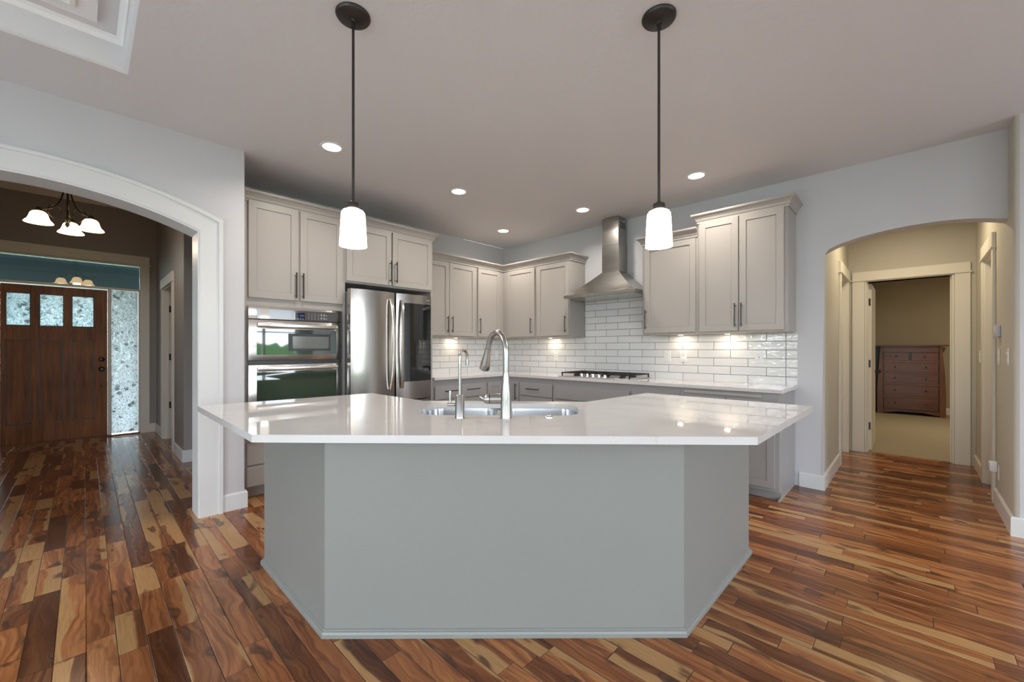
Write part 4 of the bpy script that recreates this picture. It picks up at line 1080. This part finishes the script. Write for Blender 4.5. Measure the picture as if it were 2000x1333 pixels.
# ------------------------------------------------------------------ pendants and downlights
for (x, y, lab) in ((2.680, -3.639, 'bronze stem pendant lamp over the left half of the island'), (3.695, -2.644, 'bronze stem pendant lamp over the right half of the island')):
    p = thing('pendant_lamp', lab, 'pendant lamp', (x, y, CZ - 0.0005), group='island pendant lamps')
    finish('canopy', lathe(B(), [(0.076, 0), (0.077, -0.006), (0.072, -0.014), (0.045, -0.022), (0.016, -0.026), (0.014, -0.034), (0.0095, -0.036), (0.0095, -0.060), (0.001, -0.061)], seg=36, cap0=True), M['bronze'], p, True, 40)
    finish('stem', lathe(B(), [(0.0062, -0.060), (0.0062, -0.862)], seg=14, cap0=True, cap1=True), M['bronze'], p, True, 40)
    finish('socket_cup', lathe(B(), [(0.0075, -0.860), (0.012, -0.866), (0.026, -0.872), (0.028, -0.880), (0.028, -0.897), (0.024, -0.899)], seg=28, cap0=True, cap1=True), M['bronze'], p, True, 40)
    bm = lathe(B(), [(0.024, -0.8995), (0.030, -0.903), (0.045, -0.908), (0.0515, -0.918), (0.0535, -0.935), (0.057, -1.00), (0.0605, -1.072), (0.0585, -1.072), (0.055, -1.00), (0.0515, -0.935), (0.043, -0.911), (0.020, -0.9035)], seg=40)
    finish('glass_shade', bm, M['pendant_glass'], p, True, 50)
    point_light('pendant_bulb', (0, 0, -1.09), 5, (1.0, 0.91, 0.80), 0.045, p)
for (x, y, lab) in ((1.350, -3.189, 'recessed ceiling light in front of the tall oven cabinet'), (1.344, -1.951, 'recessed ceiling light in front of the fridge'),
                    (0.698, -0.693, 'recessed ceiling light in the kitchen corner'), (1.912, -0.654, 'recessed ceiling light before the hood chimney'), (3.161, -0.711, 'recessed ceiling light before the tall cabinet at right')):
    p = thing('recessed_light', lab, 'ceiling light', (x, y, CZ - 0.0005), group='recessed kitchen ceiling lights')
    finish('trim_ring', lathe(B(), [(0.086, 0), (0.086, -0.004), (0.080, -0.007), (0.066, -0.005), (0.064, 0.0)], seg=40), M['plastic'], p, True, 40)
    finish('lens', lathe(B(), [(0.0635, -0.001), (0.0635, -0.0035)], seg=40, cap0=True, cap1=True), M['lamp_lens'], p)
    area_light('recessed_glow', (0, 0, -0.010), (0, 0, 0), 0.12, 7, (1.0, 0.92, 0.83), parent=p, shape='DISK', spread=math.radians(150))

# ------------------------------------------------------------------ foyer: chandelier
chn = thing('chandelier', 'three-arm dark metal chandelier with white bell glass shades in the foyer', 'chandelier', (-1.27, -4.62, FZ - 0.0005))
finish('canopy', lathe(B(), [(0.07, 0), (0.07, -0.01), (0.05, -0.03), (0.012, -0.04), (0.001, -0.041)], seg=28, cap0=True), M['bronze'], chn, True, 40)
ZB = -FZ + 2.49    # hub height in local z
finish('stem', lathe(B(), [(0.006, -0.04), (0.006, ZB + 0.02), (0.014, ZB + 0.01), (0.022, ZB - 0.02), (0.012, ZB - 0.045), (0.018, ZB - 0.06), (0.010, ZB - 0.075), (0.001, ZB - 0.088)], seg=18, cap0=True), M['bronze'], chn, True, 40)
fw2 = Vector((-math.cos(TH), math.sin(TH))); rt2 = Vector((math.sin(TH), math.cos(TH)))
for (la, de) in ((-0.045, -0.200), (0.175, 0.050), (-0.125, 0.150)):
    v2 = rt2 * la + fw2 * de; R0 = v2.length; u2 = v2 / R0
    # arm sweeps from the stem top down and out to the shade
    P3 = lambda r, z: (u2.x * r, u2.y * r, z)
    pts_ = []
    for k in range(15):
        s = k / 14
        r = 0.012 + (R0 - 0.012) * (s ** 2.0); z = ZB + 0.42 - 0.42 * (1 - (1 - s) ** 2.0)
        pts_.append(P3(r, z + 0.035))
    arm = finish('arm', tube(B(), pts_, 0.0065, 10), M['bronze'], chn, True, 50)
    sc = []
    for k in range(26):
        a = -PI * 0.5 + k / 25 * PI * 1.75; rr = 0.070 - 0.025 * (k / 25)
        sc.append(P3(0.085 + rr * math.cos(a + PI) * -1 * 0.9 - 0.0, ZB + 0.045 + rr * math.sin(a)))
    finish('scroll', tube(B(), sc, 0.0045, 8), M['bronze'], arm, True, 50)
    cx_, cy_ = u2.x * R0, u2.y * R0; zt_ = ZB + 0.035
    finish('shade_holder', lathe(B(), [(0.006, 0.012), (0.016, 0.006), (0.024, -0.012), (0.024, -0.026)], (cx_, cy_, zt_), 20, cap0=True, cap1=True), M['bronze'], arm, True, 40)
    sh = [(0.023, -0.0265), (0.042, -0.034), (0.056, -0.052), (0.064, -0.082), (0.072, -0.104), (0.088, -0.122), (0.0955, -0.134)]
    sh = sh + [(r - 0.0025, z - 0.002 if k == 0 else z) for k, (r, z) in enumerate(reversed(sh))]
    finish('glass_shade', lathe(B(), sh, (cx_, cy_, zt_), 36), M['chand_glass'], arm, True, 60)
    point_light('chandelier_bulb', (cx_, cy_, zt_ - 0.145), 3.0, (1.0, 0.86, 0.70), 0.05, chn)

# ------------------------------------------------------------------ front door unit
fd = thing('door_1', 'dark stained craftsman front door with three patterned glass panes', 'door', (DX - 0.035, -5.243, 0.018), WEST, kind='structure')
dw, dh = 0.963, 2.052; y0d, y1d = 0.0, 0.044          # local y toward outside
GX = [(0.040, 0.252), (0.322, 0.545), (0.614, 0.832)]
zg0, zg1, zp0, zp1 = 1.523, 1.950, 0.245, 1.345
def rails():
    bm = B(); xs_ = [0.0] + [v for g in GX for v in g] + [dw]; zs_ = [0.0, zp0, zp1, zg0, zg1, dh]
    for i in range(len(xs_) - 1):
        for j in range(len(zs_) - 1):
            if i in (1, 3, 5) and j in (1, 3): continue
            box(bm, xs_[i], xs_[i + 1], y0d, y1d, zs_[j], zs_[j + 1])
    bmesh.ops.remove_doubles(bm, verts=bm.verts[:], dist=1e-5)
    # drop inner faces shared by two boxes
    seen = {}
    for f in list(bm.faces):
        k = tuple(round(c, 4) for c in f.calc_center_median())
        if k in seen: bm.faces.remove(f); 
        else: seen[k] = f
    return bm
def rails2():
    bm = B()
    outer = [(0, 0), (dw, 0), (dw, dh), (0, dh)]
    fr_ = []
    def cell(x0, x1, z0, z1): box(bm, x0, x1, y0d, y1d, z0, z1)
    cell(0, GX[0][0], 0, dh); cell(GX[2][1], dw, 0, dh)
    for (z0, z1) in ((0, zp0), (zp1, zg0), (zg1, dh)): cell(GX[0][0], GX[2][1], z0, z1)
    for (z0, z1) in ((zp0, zp1), (zg0, zg1)):
        cell(GX[0][1], GX[1][0], z0, z1); cell(GX[1][1], GX[2][0], z0, z1)
    return bm
finish('stiles_and_rails', rails2(), M['door_wood'], fd)
for (a, b) in GX:
    finish('panel', bx(a, b, 0.014, 0.036, zp0, zp1), M['door_wood'], fd)
    bm = B()
    for (x0, x1, z0, z1) in ((a, a + .012, zp0, zp1), (b - .012, b, zp0, zp1), (a, b, zp0, zp0 + .012), (a, b, zp1 - .012, zp1)): box(bm, x0, x1, 0.004, 0.0138, z0, z1)
    finish('panel_molding', bm, M['door_dark'], fd)
    finish('glass_pane', bx(a, b, 0.018, 0.026, zg0, zg1), M['film_door'], fd)
    bm = B()
    for (x0, x1, z0, z1) in ((a, a + .010, zg0, zg1), (b - .010, b, zg0, zg1), (a, b, zg0, zg0 + .010), (a, b, zg1 - .010, zg1)): box(bm, x0, x1, 0.008, 0.018, z0, z1)
    finish('glazing_bead', bm, M['door_dark'], fd)
def knob(bm, x, z, r, depth):
    lathe(bm, [(r, 0), (r, 0.006), (r * .8, 0.010), (r * .4, 0.014), (r * .4, depth * .5), (r * .8, depth * .65), (r * .85, depth * .85), (r * .5, depth), (0.001, depth)], (0, 0, 0), 24, cap0=True, cap1=True)
    bm.transform(Matrix.Translation((x, 0, z)) @ Matrix.Rotation(PI / 2, 4, 'X'))
    return bm
finish('deadbolt', knob(B(), 0.905, 1.075, 0.032, 0.03), M['black'], fd, True, 40)
finish('door_knob', knob(B(), 0.905, 0.940, 0.033, 0.065), M['black'], fd, True, 40)
finish('lock_button', knob(B(), 0.900, 0.695, 0.010, 0.010), M['black'], fd, True, 40)
finish('threshold', bx(-0.02, dw + 0.01, -0.05, 0.10, -0.016, -0.003), M['door_wood'], fd)
# frame: casing, mullions, transom bar
t = thing('trim_front_door', 'taupe-white frame of the front door, sidelights and transom', 'door frame', kind='structure')
FXo = DX + 0.0005
tm = M['trim_cream']
for (ya, yb, za, zb, xa, xb, nm) in (
    (yo1 + 0.0, yo1 + 0.105, 0.0, 2.475, FXo, FXo + 0.02, 'casing_leg'), (yo0 - 0.105, yo0, 0.0, 2.475, FXo, FXo + 0.02, 'casing_leg'),
    (yo0 - 0.12, yo1 + 0.12, 2.475, 2.490, FXo, FXo + 0.03, 'casing_cap'), (yo0 - 0.105, yo1 + 0.105, 2.4905, 2.605, FXo, FXo + 0.024, 'casing_head'),
    (-4.278, -4.238, 0.018, 2.085, DX - 0.12, DX - 0.004, 'mullion'), (-5.285, -5.246, 0.018, 2.085, DX - 0.12, DX - 0.004, 'mullion'),
    (yo0 + 0.001, yo1 - 0.001, 2.0855, 2.118, DX - 0.12, DX - 0.004, 'transom_bar'),
    (yo0 + 0.001, yo1 - 0.001, 2.455, 2.474, DX - 0.12, DX + 0.004, 'head_jamb'),
    (yo1 - 0.019, yo1 - 0.001, 0.018, 2.085, DX - 0.12, DX + 0.004, 'side_jamb'), (yo0 + 0.001, yo0 + 0.019, 0.018, 2.085, DX - 0.12, DX + 0.004, 'side_jamb'),
    (yo0 + 0.001, yo1 - 0.001, 0.001, 0.0175, DX - 0.13, DX + 0.03, 'sill')):
    finish(nm, bx(xa, xb, ya, yb, za, zb, 0.0015), M['door_wood'] if nm == 'sill' else tm, t)
w1 = thing('window_1', 'tall narrow sidelight with leaf-pattern film right of the front door', 'window', (DX - 0.06, -4.097, 0.03), kind='structure')
finish('glass_pane', bx(-0.004, 0.004, -0.139, 0.141, 0.0, 2.052), M['film_side'], w1)
w1b = thing('window_8', 'sidelight left of the front door', 'window', (DX - 0.06, -5.42, 0.03), kind='structure')
finish('glass_pane', bx(-0.004, 0.004, -0.139, 0.130, 0.0, 2.052), M['film_side'], w1b)
w2 = thing('window_2', 'clear transom window above the front door', 'window', (DX - 0.06, FC, 2.119), kind='structure')
finish('glass_pane', bx(-0.003, 0.003, yo0 - FC + 0.003, yo1 - FC - 0.003, 0.0, 0.335), M['clear_glass'], w2)
# floor register by the sidelight
fv = thing('floor_vent', 'small brass floor vent in front of the sidelight', 'floor vent', (-3.50, -4.08, 0.0005))
finish('plate', bx(-0.05, 0.05, -0.14, 0.14, 0, 0.004, 0.001), simple('brown_register', (0.42, 0.30, 0.20), 0.4, 0.5), fv)
bm = B()
for k in range(9): box(bm, -0.03, 0.03, -0.125 + k * 0.029, -0.113 + k * 0.029, 0.0042, 0.0048)
finish('grille', bm, M['slot'], fv)

# open foyer side door with black hinges, and the lit room beyond
d2 = thing('door_2', 'white side door standing open in the foyer doorway', 'door', (-2.845, -3.622, 0.01), kind='structure')
finish('leaf', bx(-0.0, 0.036, 0.004, 0.84, 0, 2.02, 0.002), M['trim_cream'], d2)
for z in (0.46, 1.12, 1.78):
    finish('hinge', bx(0.0365, 0.041, -0.075, 0.012, z - 0.045, z + 0.045, 0.001), M['black'], d2)
structure('wall_side_room', bx(-3.6, -1.32, -2.2, -2.1, 0, 2.8), M['wall_foyer'], 'wall of the room beyond the open foyer doorway', 'wall')
structure('wall_side_room_west', bx(-3.7, -3.6, -3.63, -2.1, 0, 2.8), M['wall_foyer'], 'side of the room beyond the foyer doorway', 'wall')
structure('ceiling_side_room', bx(-3.7, -1.31, -3.63, -2.1, 2.8, 2.85), M['ceiling'], 'ceiling of the room beyond the foyer doorway', 'ceiling')
structure('floor_side_room', bx(-3.7, -1.31, -3.63, -2.1, 0.001, 0.004), M['floor'], 'floor of the room beyond the foyer doorway', 'floor')

# ------------------------------------------------------------------ hall details
def panel_door(name, label, loc, rz, w_, h_, knobx=None):
    t = thing(name, label, 'door', loc, rz, kind='structure')
    lf = finish('leaf', shaker_slab(B(), 0, w_, 0, h_, 0, 0.035, 0.11, 0.007), M['trim_cream'], t)
    if knobx is not None:
        kb = B(); knob(kb, knobx, 0.93, 0.026, 0.055); finish('door_knob', kb, M['bronze'], t, True, 40)
    return t
panel_door('door_3', 'cream panel door recessed in the left side of the hall', (3.915, 1.206, 0.008), WEST, 0.638, 2.03)
panel_door('door_4', 'cream panel door recessed in the right side of the hall', (5.115, 1.244, 0.008), -PI / 2, 0.558, 2.03)
d5 = thing('door_5', 'open cream bedroom door seen edge-on with dark hinges', 'door', (4.1585, HY + 0.127, 0.012), kind='structure')
finish('leaf', bx(0, 0.036, 0.0, 0.70, 0, 2.02, 0.002), M['trim_cream'], d5)
for z in (0.29, 1.05, 1.80): finish('hinge', bx(0.002, 0.026, -0.006, -0.0005, z - 0.045, z + 0.045, 0.0005), M['black'], d5)
kb = B(); lathe(kb, [(0.026, 0), (0.026, 0.006), (0.010, 0.012), (0.010, 0.03), (0.024, 0.04), (0.026, 0.052), (0.012, 0.06), (0.001, 0.06)], seg=20, cap0=True, cap1=True)
kb.transform(Matrix.Translation((0.0365, 0.635, 0.93)) @ Matrix.Rotation(PI / 2, 4, 'Y')); finish('door_knob', kb, M['bronze'], d5, True, 40)

HR = -PI / 2
wx = 5.0295
th_ = thing('thermostat', 'small pale grey wall thermostat above the hall switches', 'thermostat', (wx, 0.385, 1.380), HR)
finish('case', bx(-0.055, 0.055, -0.026, 0, -0.045, 0.045, 0.004, 2), M['plastic_grey'], th_, True)
finish('screen', bx(-0.035, 0.035, -0.0268, -0.0262, -0.012, 0.028), M['plastic'], th_)
wall_plate('light_switch', 'white rocker switch below the thermostat', 'switch', (wx, 0.395, 1.182), HR, 'rocker', w=0.075, h=0.120)
wall_plate('light_switch', 'white rocker switch nearest the rounded hall corner', 'switch', (wx, -0.030, 1.185), HR, 'rocker', w=0.075, h=0.120)
wall_plate('light_switch', 'white rocker switch deep in the hall by the bedroom doorway', 'switch', (wx, 1.62, 1.165), HR, 'rocker', w=0.08, h=0.120)
wall_plate('outlet', 'white outlet low on the right hall wall', 'outlet', (wx, 0.42, 0.285), HR)
nl = thing('night_light', 'white plug-in night light in the low hall outlet', 'night light', (5.0205, 0.425, 0.315), HR)
finish('case', bx(-0.022, 0.022, -0.042, 0, -0.03, 0.05, 0.006, 2), M['plastic'], nl, True)
finish('lens', bx(-0.014, 0.014, -0.047, -0.0425, 0.005, 0.04, 0.002), M['plastic_grey'], nl)

# dresser
ds = thing('dresser', 'dark cherry chest of drawers against the bedroom wall', 'dresser', (4.525, 6.17, 0.0065))
DW, DH, DD = 0.485, 1.315, 0.46
def post(sg_):
    bm = B(); n = 14; prof_o = []
    for k in range(n + 1):
        t_ = k / n; z = t_ * (DH - 0.035)
        flare = 0.056 * (1 - t_) ** 0.0 * (1 - t_ ** 2.2) if t_ > 0.35 else 0.056 * (1 - 0.35 ** 2.2) * (1.0)
        prof_o.append((sg_ * (DW - 0.075 + flare), z))
    inner = [(sg_ * (DW - 0.104), DH - 0.035), (sg_ * (DW - 0.104), 0)]
    prism(bm, prof_o + inner, 0.0, DD - 0.02, 'y')
    return bm
for s in (-1, 1): finish('side_post', post(s), M['dresser_post'], ds)
finish('top', bx(-DW - 0.01, DW + 0.01, -0.025, DD, DH - 0.034, DH - 0.008, 0.003), M['dresser'], ds)
IN = DW - 0.106
finish('case', bx(-IN, IN, 0.020, DD - 0.03, 0.085, DH - 0.036), M['dresser'], ds)
bm = B(); pr = [(-IN, 0.02), (-IN, 0.085), (IN, 0.085), (IN, 0.02)] + [(IN - 0.04 - (2 * IN - 0.08) * k / 12, 0.02 + 0.05 * math.sin(PI * k / 12)) for k in range(13)]
prism(bm, pr, 0.012, 0.035, 'y'); finish('apron', bm, M['dresser'], ds)
rows = [(0.108, 0.315), (0.352, 0.545), (0.582, 0.745), (0.780, 0.930), ]
rows = [(0.105, 0.320), (0.356, 0.560), (0.596, 0.772), (0.806, 0.978)]
def dknob(x, z): return finish_knob(x, z)
for (a, b) in rows:
    dr = finish('drawer', bx(-IN + 0.012, IN - 0.012, 0.004, 0.0198, a, b, 0.003), M['dresser'], ds)
    for x in (-0.21, 0.21):
        kb = B(); knob(kb, x, (a + b) / 2, 0.013, 0.028); k_ = finish('knob', kb, M['bronze'], dr, True, 40); k_.location = (0, 0.004, 0)
for (x0, x1) in ((-IN + 0.012, -0.018), (0.018, IN - 0.012)):
    dr = finish('drawer', bx(x0, x1, 0.004, 0.0198, 1.020, 1.165, 0.003), M['dresser'], ds)
    kb = B(); knob(kb, (x0 + x1) / 2, 1.092, 0.013, 0.028); k_ = finish('knob', kb, M['bronze'], dr, True, 40); k_.location = (0, 0.004, 0)
bm = B()
for (a, b) in ((0.320, 0.356), (0.560, 0.596), (0.772, 0.806), (0.978, 1.020)): box(bm, -IN + 0.002, IN - 0.002, 0.007, 0.0195, a + 0.004, b - 0.004)
finish('drawer_rails', bm, M['dresser_post'], ds)
finish('drawer_shadow_gap', bx(-IN + 0.004, IN - 0.004, 0.0196, 0.0199, 0.095, 1.175), M['black_wood'], ds)
finish('leaning_panel', bx(3.985, 4.155, 6.645, 6.69, 0.0065, 1.30, 0.002), M['black_wood'], label='tall black panel standing against the wall left of the dresser', cat='panel')

# hall lamp hidden above the arch; bedroom lamp added in place of window light
hl = thing('hall_ceiling_light', 'flush ceiling light inside the hall', 'ceiling light', (4.5, 1.0, 2.7195))
finish('base', lathe(B(), [(0.14, 0), (0.14, -0.015)], seg=32, cap0=True, cap1=True), M['plastic'], hl)
finish('diffuser', lathe(B(), [(0.13, -0.0155), (0.12, -0.05), (0.07, -0.075), (0.001, -0.082)], seg=32, cap0=True), emis('lit_hall_diffuser', (1.0, 0.84, 0.58), 2.0), hl, True)
area_light('hall_glow', (0, 0, -0.10), (0, 0, 0), 0.24, 9, (1.0, 0.84, 0.58), parent=hl, shape='DISK')
bl = thing('bedroom_fill_light', 'unseen ceiling light added to brighten the bedroom', 'ceiling light', (5.6, 4.3, 2.7495))
finish('base', lathe(B(), [(0.14, 0), (0.14, -0.015)], seg=32, cap0=True, cap1=True), M['plastic'], bl)
finish('diffuser', lathe(B(), [(0.13, -0.0155), (0.12, -0.05), (0.07, -0.075), (0.001, -0.082)], seg=32, cap0=True), emis('bedroom_fill_diffuser', (1.0, 0.88, 0.68), 2.0), bl, True)
area_light('bedroom_fill_glow', (0, 0, -0.10), (0, 0, 0), 0.24, 30, (1.0, 0.88, 0.68), parent=bl, shape='DISK')
